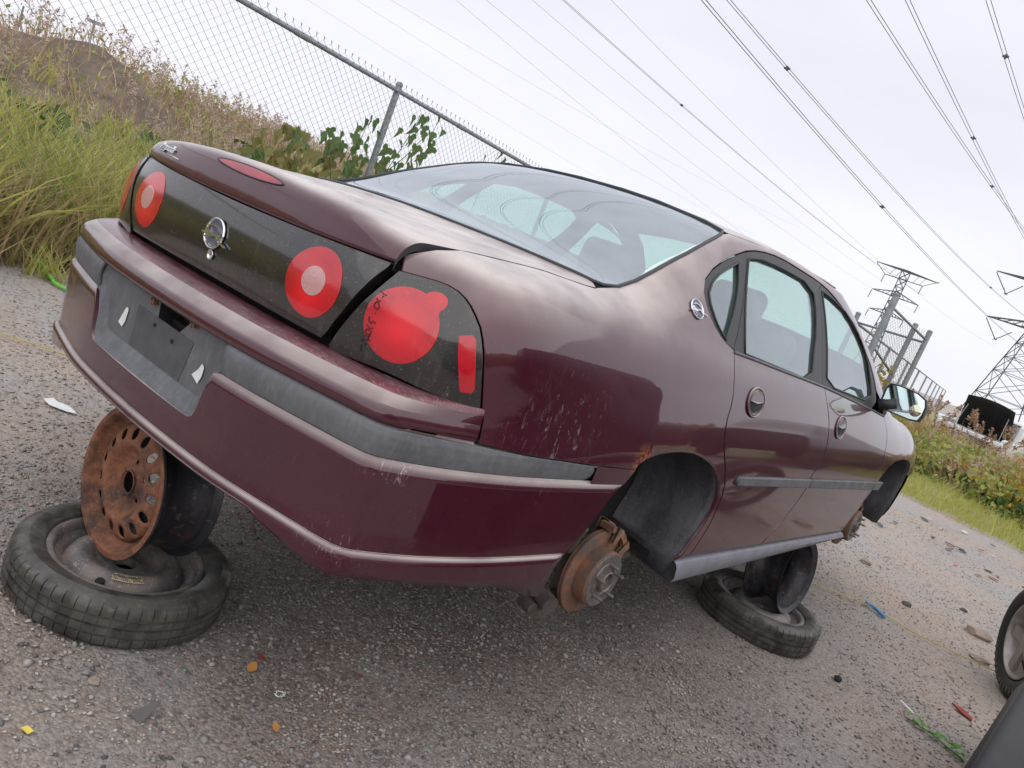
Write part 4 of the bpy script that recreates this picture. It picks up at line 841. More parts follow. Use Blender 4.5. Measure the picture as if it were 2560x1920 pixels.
for sg in (1,-1):
    b=MB(); b.tube([(.72*sg,1.17,.16),(.69*sg,1.13,.36),(.62*sg,1.12,.62)],[.030,.028,.027],12); b.tube([(.685*sg,1.125,.38),(.655*sg,1.12,.42)],.052,14); b.build('rear_strut','dirty_steel',car,40)
    b=MB(); b.tube([Vector((lerp(.688,.648,k/60)*sg,1.125,lerp(.40,.60,k/60)))+Vector((math.cos(k*.62)*.055,math.sin(k*.62)*.055,0)) for k in range(61)],.0075,7); b.build('coil_spring','dirty_steel',car,smooth=True)
    b=MB(); b.box((.735*sg,1.17,.20),(.022,.045,.085)); b.tube([(.735*sg,1.16,.115),(.735*sg,1.05,.085),(.50*sg,1.04,.13),(.1*sg,1.03,.15)],[.022,.024,.017,.016],10); b.tube([(.735*sg,1.24,.12),(.5*sg,1.30,.14),(.1*sg,1.30,.15)],.016,10); b.tube([(.76*sg,1.02,.085),(.70*sg,1.02,.085)],.026,12); b.tube([(.73*sg,1.26,.16),(.72*sg,1.55,.20)],.012,8); b.build('suspension_arm','dirty_steel',car,40)
    b=MB(); b.tube([(.76*sg,1.03,.12),(.80*sg,1.02,.115)],.030,14); b.tube([(.715*sg,1.0,.09),(.77*sg,.985,.09)],.021,12); b.build('bush','dirty_steel',car,40)
    b=MB(); b.tube([(.70*sg,1.08,.30),(.705*sg,1.06,.42),(.68*sg,1.05,.60)],.006,8); b.build('brake_hose','dirty_steel',car,smooth=True)
    b=MB(); b.tube([(.74*sg,1.10,.27),(.775*sg,1.085,.36),(.77*sg,1.09,.38)],[.02,.016,.006],8); b.build('bracket','dirty_steel',car,40)
    b=MB(); b.tube([(.71*sg,4.02,.25),(.66*sg,4.0,.66)],.035,12); b.tube([(.74*sg,4.02,.16),(.40*sg,4.0,.2)],.025,10); b.build('front_strut','dirty_steel',car,40)
# ---- door handles
def handle(y,t,door,k=1.0):
    for i,sg in enumerate((1,-1)):
        p=S(y,t); n=anorm(S,y,t); ty=np.array((0,1.,0)); ty=ty-n*(ty@n); ty/=np.linalg.norm(ty); uz=np.cross(n,ty); uz=uz if uz[2]>0 else -uz
        f=lambda a,b_,d: (p+ty*a+uz*b_+n*d)*[sg,1,1]
        R1,R2=.070*k,.050*k; A=[2*math.pi*j/40 for j in range(41)]
        b=MB(); b.tube([f(R1*math.cos(a),R2*math.sin(a),.002) for a in A],.0042,6,cap=False); b.tube([f(.86*R1*math.cos(a),.86*R2*math.sin(a),.003) for a in A],.0022,6,cap=False); hd=b.build('door_handle','paint',door[i],smooth=True)
        rings=[(.86,.001),(.80,-.006),(.6,-.022),(.3,-.028),(0,-.030)]; V=[f(R1*r*math.cos(a),R2*r*math.sin(a),d) for r,d in rings for a in A[:-1]]; F=[(q_*40+j,q_*40+(j+1)%40,(q_+1)*40+(j+1)%40,(q_+1)*40+j) for q_ in range(4) for j in range(40)]
        mk('handle_cup',[v+n*[sg,1,1]*.0035 for v in V],F,'frame_black',hd,True)
        fl=[(R1*.84*math.cos(a),R2*.84*math.sin(a)) for a in [math.pi*j/20 for j in range(21)]]; fl=[(a,b_) for a,b_ in fl if b_>.004]+[(-R1*.83,.004),(0,-.003),(R1*.83,.004)]
        V=[f(a,b_,.010-abs(a)*.06) for a,b_ in fl]+[f(a,b_,0) for a,b_ in fl]; m_=len(fl); mk('handle_flap',V,[tuple(range(m_))]+[(j,(j+1)%m_,m_+(j+1)%m_,m_+j) for j in range(m_)],'paint',hd)
handle(1.672,5.73,doors[0],1.0); handle(2.675,5.31,doors[1],.98)
# cup openings are dark: the flap hides the hollow; side emblem on the rear pillar
for sg in (1,-1):
    p=S(1.245,8.79); n=anorm(S,1.245,8.79); ty=np.array((0,1.,0)); ty-=n*(ty@n); ty/=np.linalg.norm(ty); uz=np.cross(n,ty); uz=uz if uz[2]>0 else -uz; k=np.array((sg,1,1))
    emblem(car,p*k+n*k*.001,ty*k,uz*k,n*k,.80)
# ---- door mirrors
for sg in (1,-1):
    p=wc((0,0,0)); c=Vector((.962*sg,3.27,1.012))
    R0=frame((.05*sg,-1,.02),(1*sg,0,-.05)).to_4x4(); R0.translation=c
    prof=[(-.100,-.052),(-.095,-.066),(-.05,-.072),(.055,-.070),(.095,-.060),(.102,-.030),(.100,.015),(.085,.048),(.04,.064),(-.05,.066),(-.092,.058),(-.106,.030)]
    m_=len(prof); V=[];F=[]
    for sc_,d in ((.93,.012),(1.0,.014),(1.03,0),(1.0,-.05),(.80,-.095),(.45,-.115)): V+=[Vector((x*sc_,z*sc_,d)) for x,z in prof]
    for k in range(5): F+=[(k*m_+i,k*m_+(i+1)%m_,(k+1)*m_+(i+1)%m_,(k+1)*m_+i) for i in range(m_)]
    F.append(tuple(range(5*m_,6*m_)));
    if sg<0: pass
    mr_=MB().add(V,F,R0).build('door_mirror','frame_black',car,50)
    MB().add([Vector((x*.92,z*.92,.009)) for x,z in prof],[tuple(range(m_))],R0).build('mirror_glass',M_('mirror_glass',(.55,.66,.66),.03,1).m if sg>0 else 'chrome',mr_)
    MB().lathe([(0,.0125),(.026,.0105),(.0285,.009)],28,R0@Matrix.Translation((.062 if sg>0 else -.062,-.018 if sg>0 else -.018,0))).build('blind_spot_mirror',plain('convex_mirror',(.62,.62,.48),.12,.9) if sg>0 else 'chrome',mr_,smooth=True)
    b=MB(); b.tube([(.86*sg,3.25,.955),(.90*sg,3.26,.975),(.93*sg,3.27,.99)],[.03,.026,.03],10); b.build('mirror_arm','frame_black',mr_ if False else car,smooth=True)
# ---- interior
b=MB(); b.box((0,1.30,.985),(.62,.26,.012)); b.build('parcel_shelf','interior',car)
b=MB()
def pad(c,h,tilt=0): b.box(c,h,Matrix.Rotation(tilt,3,'X'))
pad((0,1.70,.76),(.56,.09,.28),R_(-14)); pad((0,1.98,.50),(.60,.24,.09)); rs=b.build('rear_seat','interior',car); md=rs.modifiers.new('round','BEVEL'); md.width=.05; md.segments=4
for sx_ in (-.37,.37):
    b=MB(); pad((sx_,2.48,.80),(.25,.08,.34),R_(-16)); pad((sx_,2.75,.46),(.25,.27,.09)); st=b.build('front_seat','interior',car); md=st.modifiers.new('round','BEVEL'); md.width=.06; md.segments=4
    b=MB(); pad((sx_,2.36,1.17),(.13,.05,.085),R_(-10)); hr=b.build('head_restraint','interior',st); md=hr.modifiers.new('round','BEVEL'); md.width=.045; md.segments=4
    # centre rear humps
for sx_ in (-.36,.36):
    b=MB(); pad((sx_,1.52,1.03),(.15,.06,.05),R_(-10)); hr=b.build('rear_headrest','interior',car); md=hr.modifiers.new('round','BEVEL'); md.width=.045; md.segments=4
b=MB(); b.box((0,3.35,.86),(.72,.20,.11)); ds=b.build('dashboard','interior_dark',car); md=ds.modifiers.new('round','BEVEL'); md.width=.06; md.segments=3
b=MB(); b.lathe([(.185+.016*math.cos(a),.016*math.sin(a)) for a in [2*math.pi*k/8 for k in range(8)]],32,M4((-.37,3.03,.90),(0,-.85,.5)),closed=True); b.box((-.37,3.04,.90),(.17,.01,.02)); b.tube([(-.37,3.04,.90),(-.37,3.25,.84)],.03,8); b.build('steering_wheel','interior_dark',car,smooth=True)
for sg in (1,-1):
    b=MB(); b.box((.80*sg,2.58,.64),(.02,.78,.27)); b.build('door_trim','interior',car)
# C-pillar and roof lining
gpanel('headlining','interior',lambda y,t:T2(y,t)-np.array((0,0,.035)),list(np.linspace(1.62,2.88,6)),list(np.linspace(-2.6,2.6,9)),car)
gpanel('pillar_trim','interior',lambda y,t:S(y,t)-anorm(S,y,t)*.04,list(np.linspace(1.05,1.33,4)),list(np.linspace(8.1,9.9,5)),car,mirror=True)
gpanel('pillar_trim_b','interior_dark',lambda y,t:S(y,t)-anorm(S,y,t)*.03,[2.43,2.48,2.53],list(np.linspace(7.9,10.2,6)),car,mirror=True)
# ------------------------------------------------------------------ ground and banks
FA=R_(-13); FD=np.array((math.sin(FA),math.cos(FA))); FN=np.array((FD[1],-FD[0]))      # fence direction and normal
def fp(s,z=0,off=0): p=FD*s+FN*(-3.25+off); return Vector((p[0],p[1],z))
def hsh(x,y,k): return math.sin(x*k*1.3+y*k*.7+1.7)*math.cos(y*k*1.1-x*k*.4+.6)
xs=np.unique(np.concatenate([np.linspace(-300,-8,18),np.linspace(-8,5,53),np.linspace(5,300,18)])); ys=np.unique(np.concatenate([np.linspace(-300,-3,16),np.linspace(-3,14,69),np.linspace(14,900,22)]))
V=[(x,y,(.010*hsh(x,y,1.1)+.005*hsh(x,y,4.3))*(1 if abs(x)<8 and -3<y<14 else 0)-.006) for x in xs for y in ys]; m=len(ys)
F=[(i*m+j,(i+1)*m+j,(i+1)*m+j+1,i*m+j+1) for i in range(len(xs)-1) for j in range(m-1)]
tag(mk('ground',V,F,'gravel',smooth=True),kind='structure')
def bankz(w,s):
    z=1.16*(1-math.cos(min(max(w-.3,0)/6.2,1)*math.pi))/2
    z+=.10*hsh(w,s,.9)*min(w/3,1)+.05*hsh(w,s,2.6)*min(w/2,1)
    z+=.42*math.exp(-((s-5.9)/.75)**2-((w-5.3)/1.0)**2)+.10*abs(hsh(w,s,3.7))*min(w/5,1)
    return z
G_=[]; 
for w_ in np.linspace(-.15,16,60): G_.append([tuple(fp(s,bankz(w_,s)-.02,-w_)) for s in np.linspace(-14,40,130)])
tag(patchgrid('weed_bank','soil',G_),kind='structure')
def verge_h(x,y): 
    k=min(max((y-11.2)/5,0),1); return (-.03 if y<11.01 else .012)+.28*k*k*(3-2*k)+.05*hsh(x,y,.8)*k+.14*min(max((y-17)/6,0),1)
G_=[[(x,y+.45*math.sin(x*1.7)*.3,verge_h(x,y)) for y in np.linspace(11.0,60,60)] for x in np.linspace(-9,14,50)]
tag(patchgrid('verge','verge',G_,flip=False),kind='structure')
G_=[[(x,y,max(0,1.1*(1-math.cos(min(max(x-9,0)/3,1)*math.pi))/2+.12*hsh(x,y,.7))) for y in np.linspace(-40,60,80)] for x in np.linspace(8.8,20,16)]
tag(patchgrid('far_bank','soil',G_),kind='structure')
# ------------------------------------------------------------------ vegetation (blades as ribbons, rocks as jittered polyhedra)
def blades(n,pos,h,wd,lean,segs=4,flop=.5,seed=1,az=None):
    """pos (n,3); returns quads"""
    n=len(pos); r=np.random.default_rng(seed); a=r.uniform(0,2*np.pi,n) if az is None else az; hh=r.uniform(*h,n); ww=r.uniform(*wd,n); ln=r.uniform(*lean,n); fl=r.uniform(.2,1,n)*flop
    t=np.linspace(0,1,segs+1); d=np.stack([np.cos(a),np.sin(a)],1); b=r.uniform(0,2*np.pi,n); sd=np.stack([np.cos(b),np.sin(b),np.zeros(n)],1)
    V=np.zeros((n,segs+1,2,3))
    for i,u in enumerate(t):
        out_=hh*(ln*u+fl*u*u*.8); up=hh*(u-.35*fl*u**3); c=pos.copy(); c[:,:2]+=d*out_[:,None]; c[:,2]+=up
        hw=ww*(1-u**1.7)*.5+.0006
        V[:,i,0]=c-sd*hw[:,None]; V[:,i,1]=c+sd*hw[:,None]
    base=(np.arange(n)*(segs+1)*2)[:,None]; F=[]
    for i in range(segs): F.append(np.concatenate([base+2*i,base+2*i+1,base+2*i+3,base+2*i+2],1))
    return V.reshape(-1,3),np.concatenate(F)
def quads(c,size,seed,flat=0.,asp=.6):
    """small leaf quads (folded diamond) at points c"""
    r=np.random.default_rng(seed); n=len(c); a=r.normal(size=(n,3)); a/=np.linalg.norm(a,axis=1)[:,None]; b=r.normal(size=(n,3)); b-=a*(a*b).sum(1)[:,None]; b/=np.linalg.norm(b,axis=1)[:,None]
    if flat: a[:,2]*=(1-flat); b[:,2]*=(1-flat)
    s=r.uniform(*size,n)[:,None]; V=np.stack([c-a*s,c+b*s*asp,c+a*s,c-b*s*asp],1); F=np.arange(n*4).reshape(n,4); return V.reshape(-1,3),F
def bare(P,keep=.22):
    s=P[:,:2]@FD; w_=-(P[:,:2]@FN)-3.25; m_=(s>3.2)&(s<6.6)&(w_>3.6); return P[(~m_)|(np.random.default_rng(1).uniform(0,1,len(P))<keep)]
def bankpos(n,s0,s1,w0,w1,seed,pw=1.0,lift=0):
    r=np.random.default_rng(seed); s=r.uniform(s0,s1,n); w_=w0+(w1-w0)*r.uniform(0,1,n)**pw; z=np.array([bankz(a,b) for a,b in zip(w_,s)]); p=FD[None]*s[:,None]+FN[None]*(-3.25-w_)[:,None]; return np.concatenate([p,(z+lift)[:,None]],1)
def clumped(P,k,amp,seed):
    r=np.random.default_rng(seed); c=P[r.integers(0,len(P),k)]; idx=r.integers(0,k,len(P)); Q=c[idx].copy(); Q[:,:2]+=r.normal(0,amp,(len(P),2)); return Q
def veg(name,parts,mat,label,cat):
    V=np.concatenate([p[0] for p in parts]); F=[];k=0
    for v,f in parts: F.append(f+k); k+=len(v)
    return tag(mknp(name,V,np.concatenate(F),mat),label,cat,kind='stuff')
# tall grass right behind the fence (left)
P1=bankpos(4500,-4,12,.06,2.0,3,1.2); P1b=clumped(bankpos(5200,-3,12,.1,1.9,4,1.2),90,.14,5)
veg('tall_grass',[blades(4500,P1,(.3,.8),(.010,.024),(.0,.35),seed=6),blades(5200,P1b,(.4,.95),(.014,.032),(.05,.45),seed=7)],'grass','tall green grass growing thickly behind the chain-link fence','grass')
P2=clumped(bankpos(7500,-3,12,.1,2.0,8,1.1),110,.16,9); P2b=clumped(bare(bankpos(5000,-3,14,1.9,4.6,95,1.1)),120,.2,96)
veg('yellow_grass',[blades(7500,P2,(.4,.9),(.012,.030),(.05,.5),seed=10),blades(5000,P2b,(.2,.45),(.012,.026),(.05,.5),seed=97)],'grass_b','yellow-green broad grass blades behind the fence','grass')
P3=bankpos(12000,-4,12,.0,1.3,11,1.3); P3b=bare(bankpos(9000,-4,14,1.2,7,12),.3)
veg('dry_straw',[blades(12000,P3,(.2,.85),(.006,.014),(.0,.6),seed=13,flop=.9),blades(len(P3b),P3b,(.15,.42),(.008,.018),(.0,.5),seed=14)],'straw','dry straw-coloured stalks at the foot of the fence and up the bank','dry grass')
# feathery reed plumes on the bank
def plumes(P,h,seed,n=46,size=(.012,.034)):
    r=np.random.default_rng(seed); parts=[blades(len(P),P,(h[0],h[1]),(.006,.009),(.05,.2),seed=seed,flop=.1)]
    C=[]
    for p in P:
        hh=r.uniform(h[0],h[1])*.96; d=r.uniform(-.10,.10,2); t=r.uniform(0,1,n); rad=.060*np.sin(np.pi*np.clip(t*.9+.08,0,1)); a=r.uniform(0,6.28,n)
        C.append(np.stack([p[0]+d[0]*t+rad*np.cos(a)*r.uniform(.2,1,n),p[1]+d[1]*t+rad*np.sin(a)*r.uniform(.2,1,n),p[2]+hh-.05+t*.27],1))
    parts.append(quads(np.concatenate(C),size,seed+1,asp=.28)); return parts
PL=np.concatenate([bankpos(900,-2,13,1.3,6.0,21),bankpos(90,0,12,5,6.6,22),bankpos(70,-1,10,1.2,2.6,25)])
PL=bare(PL,.45)
veg('reed_plumes',plumes(PL,(.12,.34),23),'plume','pinkish feathery reed plumes over the weed bank','reeds')
P4=clumped(bankpos(2600,-3,12,.1,1.7,90,1.1),60,.16,91)
veg('broad_reed_leaves',[blades(2600,P4,(.4,.9),(.028,.050),(.15,.6),seed=92,flop=.8)],'grass_b','broad bright reed leaves leaning among the tall grass','reeds')
P5=bankpos(7000,-4,12,.0,2.2,93,1.2)
veg('tan_stems',[blades(7000,P5,(.35,.8),(.006,.012),(.0,.45),seed=94,flop=.4)],'straw','tall tan stems standing among the green grass behind the fence','dry grass')
# dark leafy weeds inside the bank and low leafy cover
C=clumped(bankpos(5000,-2,11,1.2,3.2,31,lift=.05),26,.16,32); C[:,2]+=np.random.default_rng(33).uniform(0,.55,len(C))
veg('dark_leafy_weeds',[quads(C,(.025,.075),34)],'darkleaf','dark green broad-leaved weeds in the middle of the bank','weeds')
C=bankpos(16000,-3,16,2.0,8.5,35); C[:,2]+=np.random.default_rng(36).uniform(0,.22,len(C)); C=bare(C,.55)
veg('brown_seed_weeds',[quads(C,(.015,.045),37,asp=.4),blades(3500,bankpos(3500,-3,16,3,9,38),(.1,.3),(.006,.014),(0,.4),seed=39)],'rustweed','brown withered weeds covering the upper bank','weeds')
C=bankpos(9000,-3,14,1.0,6.5,40); C[:,2]+=np.random.default_rng(41).uniform(0,.3,len(C)); C=bare(C,.2)
veg('olive_ground_cover',[quads(C,(.02,.05),42)],'grass','olive green low growth over the bank','weeds')
# right-hand weeds beyond the gravel
def trimw(C):
    m_=(C[:,0]>-3.1)&(C[:,0]<.5)&(C[:,1]>13.2); k=np.where(m_,.48,1.0)*(.55+.75*(.5+.5*np.sin(C[:,0]*2.3+C[:,1]*.9)*np.cos(C[:,0]*1.1-C[:,1]*1.7+.5))); g_=np.array([verge_h(a,b)*.8 for a,b in C[:,:2]]); C=C.copy(); C[:,2]=g_+(C[:,2]-g_)*k; return C
def vpos(n,x0,x1,y0,y1,seed,lift=(0,0)):
    r=np.random.default_rng(seed); x=r.uniform(x0,x1,n); y=r.uniform(y0,y1,n); z=np.array([verge_h(a,b) for a,b in zip(x,y)])+r.uniform(*lift,n); return np.stack([x,y,z],1)
veg('verge_grass',[blades(12000,vpos(12000,-5,4,10.95,14,50),(.05,.16),(.006,.014),(0,.5),seed=51,segs=2),blades(300,vpos(300,-4,3,10.9,12.4,52),(.2,.4),(.008,.014),(.1,.6),seed=53)],'grass_b','short yellow-green grass along the far edge of the gravel','grass')
C=clumped(vpos(11000,-6,5,13.2,19,54),110,.3,55); C[:,2]+=np.random.default_rng(56).uniform(0,1,len(C))**1.3*.55
veg('green_weeds',[quads(trimw(C),(.03,.075),57)],'darkleaf','green leafy weeds on the low bank at the right','weeds')
C=clumped(vpos(24000,-6,5,13.9,22,58),150,.4,59); C[:,2]+=np.random.default_rng(60).uniform(.1,.75,len(C))
keep=~((C[:,0]>-2.7)&(C[:,0]<.2)&(C[:,1]>15)&(np.random.default_rng(3).uniform(0,1,len(C))<.75)); C=C[keep]
veg('autumn_weeds',[quads(trimw(C),(.025,.065),61)],'orange','orange and yellow autumn weeds on top of the low bank','weeds')
C=clumped(vpos(20000,-6,5,13.4,20,62),150,.3,63); C[:,2]+=np.random.default_rng(64).uniform(.05,.75,len(C))
veg('withered_weeds',[quads(trimw(C),(.02,.05),65,asp=.4),blades(4500,vpos(4500,-6,5,14,22,66),(.25,.62),(.008,.014),(0,.3),seed=67)],'rustweed','rust-brown withered weeds on the low bank','weeds')
Pp=vpos(46,-2.6,.2,16.5,19,175); veg('rusty_plumes',plumes(Pp,(.35,.95),176,60,(.02,.05)),'rustweed','rust-brown seed heads standing in front of the white pickup','weeds')
Pp=vpos(150,-5,4,13.6,18,177); veg('tan_plumes',plumes(Pp,(.25,.7),178,30,(.02,.045)),'plume','tan seed heads scattered over the low bank','weeds')
veg('pale_stalks',[blades(9000,vpos(9000,-7,5,13.4,30,68),(.2,.62),(.008,.016),(0,.4),seed=69)],'straw','pale dry stalks among the weeds on the low bank','dry grass')
C=clumped(vpos(11000,-6,5,13.2,17.5,170),150,.35,171); C[:,2]+=np.random.default_rng(172).uniform(0,.45,len(C))
veg('bright_weeds',[quads(C,(.03,.07),173)],'grass','fresh green weeds at the front of the low bank','weeds')
# weeds behind the photographer, seen only in reflections
r_=np.random.default_rng(70); n=9000; x=r_.uniform(9,14,n); y=r_.uniform(-14,26,n); C=np.stack([x,y,np.clip((x-9)/3,0,1)*1.1+r_.uniform(0,.8,n)],1)
veg('bank_weeds',[quads(C,(.08,.20),71)],'orange','orange-brown weeds on the bank across the yard','weeds')
# ------------------------------------------------------------------ gravel stones
def rocks(n,P,size,seed,flat=.6):
    r=np.random.default_rng(seed); t=(1+5**.5)/2
    B=np.array([(0,0,1),(1,0,0),(.31,.95,0),(-.81,.59,0),(-.81,-.59,0),(.31,-.95,0),(0,0,-.6)],float); Fb=np.array([(0,1,2),(0,2,3),(0,3,4),(0,4,5),(0,5,1),(6,2,1),(6,3,2),(6,4,3),(6,5,4),(6,1,5)])
    V=B[None]*r.uniform(.65,1.25,(n,7,1)); s=r.uniform(0,1,n)**2.2*(size[1]-size[0])+size[0]; V*=s[:,None,None]; V[:,:,2]*=flat*r.uniform(.6,1.3,(n,1)); V[:,:,0]*=r.uniform(.7,1.3,(n,1))
    a=r.uniform(0,6.28,n); c,s_=np.cos(a)[:,None],np.sin(a)[:,None]; x=V[:,:,0]*c-V[:,:,1]*s_; y=V[:,:,0]*s_+V[:,:,1]*c; tl=r.uniform(-.5,.5,(n,1)); V[:,:,0]=x; V[:,:,1]=y; V[:,:,2]+=x*tl
    V+=P[:,None,:]; return V.reshape(-1,3),(Fb[None]+(np.arange(n)*7)[:,None,None]).reshape(-1,3)
CWx,CWy=1.9135,-1.069
def gpos(n,seed,rmax=11,rmin=.9,pw=1.45):
    r=np.random.default_rng(seed); o=[]
    while sum(map(len,o))<n:
        k=n; rr=rmin+(rmax-rmin)*r.uniform(0,1,k)**pw; a=np.radians(r.uniform(-86,8,k)); x=CWx+rr*np.sin(a); y=CWy+rr*np.cos(a); f=((x*FN[0]+y*FN[1])>-3.35)&(y<11.6); 
        # keep fewer stones on the trodden sandy patches
        q=np.sin(x*2.1+.6)*np.cos(y*1.7+.3)+.6*np.sin(x*4.7+y*3.1); f&=(r.uniform(-1.2,1.6,k)>q*.75-.35) 
        o.append(np.stack([x[f],y[f]],1))
    p=np.concatenate(o)[:n]; z=np.array([(.010*hsh(a,b,1.1)+.005*hsh(a,b,4.3)) for a,b in p])-.004; return np.concatenate([p,z[:,None]],1)
for nm,mt,n,sz,sd_,lb in (('grey_gravel','st_grey',46000,(.0022,.0085),81,'small grey gravel covering the yard'),('pale_gravel','st_light',17000,(.0018,.0070),82,'pale gravel chips scattered over the yard'),('brown_gravel','st_brown',24000,(.0025,.009),83,'brown gravel and dirt crumbs on the ground'),('dark_gravel','st_dark',17000,(.0025,.009),84,'dark grey gravel chips on the ground')):
    P=gpos(n,sd_); v,f=rocks(n,P,sz,sd_); tag(mknp(nm,v,f,mt),lb,'gravel',kind='stuff')
P=gpos(1400,87,9,.9,1.2); v,f=rocks(1400,P,(.008,.016),87,.5); tag(mknp('coarse_gravel',v,f,'st_grey'),'scattered coarser stones among the gravel','gravel',kind='stuff')
P=gpos(1500,85,8,.9,1.1); P[:,0]=P[:,0]*.6-.2; v,f=rocks(1500,P,(.003,.007),86,.4); tag(mknp('glass_crumbs',v,f,'glassbit'),'scattered crumbs of broken green glass among the gravel','glass',kind='stuff')
def rock(loc,s,mat,label,seed,flat=.6):
    bm=bmesh.new(); bmesh.ops.create_icosphere(bm,subdivisions=2,radius=1); r=random.Random(seed); ph=[r.uniform(0,6) for _ in range(6)]
    for v in bm.verts:
        c=v.co; k=1+.18*math.sin(c.x*3+ph[0])*math.cos(c.y*2.7+ph[1])+.12*math.sin(c.z*5+ph[2]+c.x*2)+.05*math.sin(c.y*9+ph[3]); v.co=Vector((c.x*s[0],c.y*s[1],c.z*s[2]))*k
    me=bpy.data.meshes.new('stone'); bm.to_mesh(me); bm.free(); me.materials.append(MT[mat]); o=bpy.data.objects.new('stone',me); COL.objects.link(o); o.location=(loc[0],loc[1],loc[2]+s[2]*.55); tag(o,label,'stone')
rock((.63,5.72,0),(.045,.030,.022),'st_brown','small rounded tan stone beyond the front prop wheel',1)
rock((1.51,5.36,0),(.085,.055,.045),'st_brown','largest brown clod of dirt, left of the alloy wheel',2)
rock((1.09,5.11,0),(.030,.024,.022),'st_dark','small black lump on the gravel left of the large clod',3)
rock((1.26,3.00,0),(.022,.016,.014),'black_rubber','black rubber lump on the gravel below the blue rope',4)
rock((.32,-.05,0),(.017,.015,.006),'st_brown','flat round brown pebble in front of the lying tyre',5)
rock((1.62,4.75,0),(.06,.035,.022),'st_brown','low brown clod between the large clod and the twine',6)
rock((1.33,5.9,0),(.03,.02,.015),'st_dark','dark crumb beside the large clod on its far side',7)
# ------------------------------------------------------------------ chain-link fence
def chain(p0,p1,h,parent,c=.0355,r=.0016,z0=.01,knuckle=True,n=3):
    """woven zig-zag wires; c = half pitch"""
    p0=Vector(p0);p1=Vector(p1); d=(p1-p0); Lh=d.length; d=d.normalized(); nrm=Vector((d.y,-d.x,0)); N_=int(Lh/(2*c)); K=int(h/(c*1.55)); zz=h/K
    u=np.arange(K+1); allV=[];allF=[]; base=0
    ring=[(math.cos(2*math.pi*k/n),math.sin(2*math.pi*k/n)) for k in range(n)]
    for i in range(N_):
        pts=[]
        for k in range(K+1):
            side=((k+i)%2); x=(2*i+(1 if side else -1)*1.0)*c+c; pts.append(p0+d*x+Vector((0,0,z0+k*zz))+nrm*(r*1.1*(1 if side else -1)))
        if knuckle:
            e=pts[-1]; pts+=[e+Vector((0,0,.016)),e+Vector((0,0,.026))+d*.012]
        V=[];
        for q in pts:
            for a,b_ in ring: V.append(tuple(q+nrm*(a*r)+(d*b_*r*.7+Vector((0,0,b_*r*.7)))))
        m_=len(pts); F=[(j*n+k,j*n+(k+1)%n,(j+1)*n+(k+1)%n,(j+1)*n+k) for j in range(m_-1) for k in range(n)]
        allV+=V; allF+=[tuple(base+t for t in f) for f in F]; base+=len(V)
        if knuckle:
            e=pts[-2]; q=e+Vector((0,0,.010))-d*.012; V=[tuple(w_+nrm*(a*r)+d*b_*r) for w_ in (e,q) for a,b_ in ring]; allV+=V; allF+=[tuple(base+t for t in (k,(k+1)%n,n+(k+1)%n,n+k)) for k in range(n)]; base+=len(V)
    o=mknp('mesh_wire',allV,allF,'wire',parent); o['kind']='stuff'; return o
fence=empty('chain_link_fence',fp(0)); tag(fence,'tall galvanised chain-link fence with top rail along the weed bank','fence')
def loc_(p): return Vector(p)-fence.location
chain(loc_(fp(-1.2)),loc_(fp(12.4)),2.15,fence,c=.0225,r=.0018)
b=MB(); b.tube([loc_(fp(-1.3,2.11,-.02)),loc_(fp(12.5,2.11,-.02))],.021,12); b.build('top_rail','galv',fence,smooth=True)
for s in (1.15,4.81,8.47,12.13):
    b=MB(); b.tube([loc_(fp(s,-.02,-.032)),loc_(fp(s,2.16,-.032))],.030,14); b.lathe([(.031,0),(.034,.01),(.030,.03),(.012,.04),(0,.041)],14,M4(loc_(fp(s,2.15,-.032)))); b.build('post','galv',fence,40)
for s in (-.2,1.0,2.4,3.6,5.4,6.6,8.6):
    b=MB(); b.tube([loc_(fp(s,2.085,.004)),loc_(fp(s+.002,2.135,-.004)),loc_(fp(s+.004,2.138,-.03)),loc_(fp(s+.006,2.09,-.045))],.0028,5); b.build('tie_wire','galv',fence,smooth=True)
for s in (2.15,3.42,5.9): 
    b=MB(); b.tube([loc_(fp(s,2.11,-.02)),loc_(fp(s+.16,2.11,-.02))],.0245,12); b.build('rail_sleeve','galv',fence,40)
# corner of the compound with its gate posts, and the line running away
cf=empty('corner_fence',(-2.13,13.06,0)); tag(cf,'braced corner of chain-link fencing with four thick steel posts behind the car','fence')
o_=Vector((-2.13,13.06,0)); PB,PC_,PD_,PA=Vector((-2.13,13.06,0)),Vector((-2.02,14.44,0)),Vector((-1.88,14.47,0)),Vector((-3.52,16.09,0))
PD_=Vector((-1.80,14.62,0))
for p,h,r in ((PB,2.63,.057),(PC_,2.38,.045),(PD_,2.36,.045),(PA,2.32,.050)):
    b=MB(); b.tube([p-o_,p-o_+Vector((0,0,h))],r,14); b.lathe([(r*1.08,0),(r*1.1,.015),(r*.6,.035),(0,.04)],14,M4(p-o_+Vector((0,0,h)))); b.build('post','galv',cf,40)
for a,za,b_,zb in ((PB,2.44,PD_,2.21),(PA,2.15,PD_,2.16),(PB,.85,PD_,.74),(PB,1.75,PC_,1.45)):
    b=MB(); b.tube([a-o_+Vector((0,0,za)),b_-o_+Vector((0,0,zb))],.022,10); b.build('rail','galv',cf,smooth=True)
chain(PB-o_,PD_-o_,2.3,cf,c=.024,r=.0022); chain(PA-o_,PD_-o_,2.12,cf,c=.024,r=.0022)
ff=empty('far_fence',PA); tag(ff,'long chain-link fence line running away to the horizon beside the power lines','fence')
dF=(Vector((-14.6,83.6,0))-PA); 
for i,t in enumerate((.0,.12,.235,.345,.45,.56,.66,.76,.88,1.0)):
    if i==0: continue
    p=dF*t; b=MB(); b.tube([p,p+Vector((0,0,2.2))],.045,8); b.build('post','galv',ff,40)
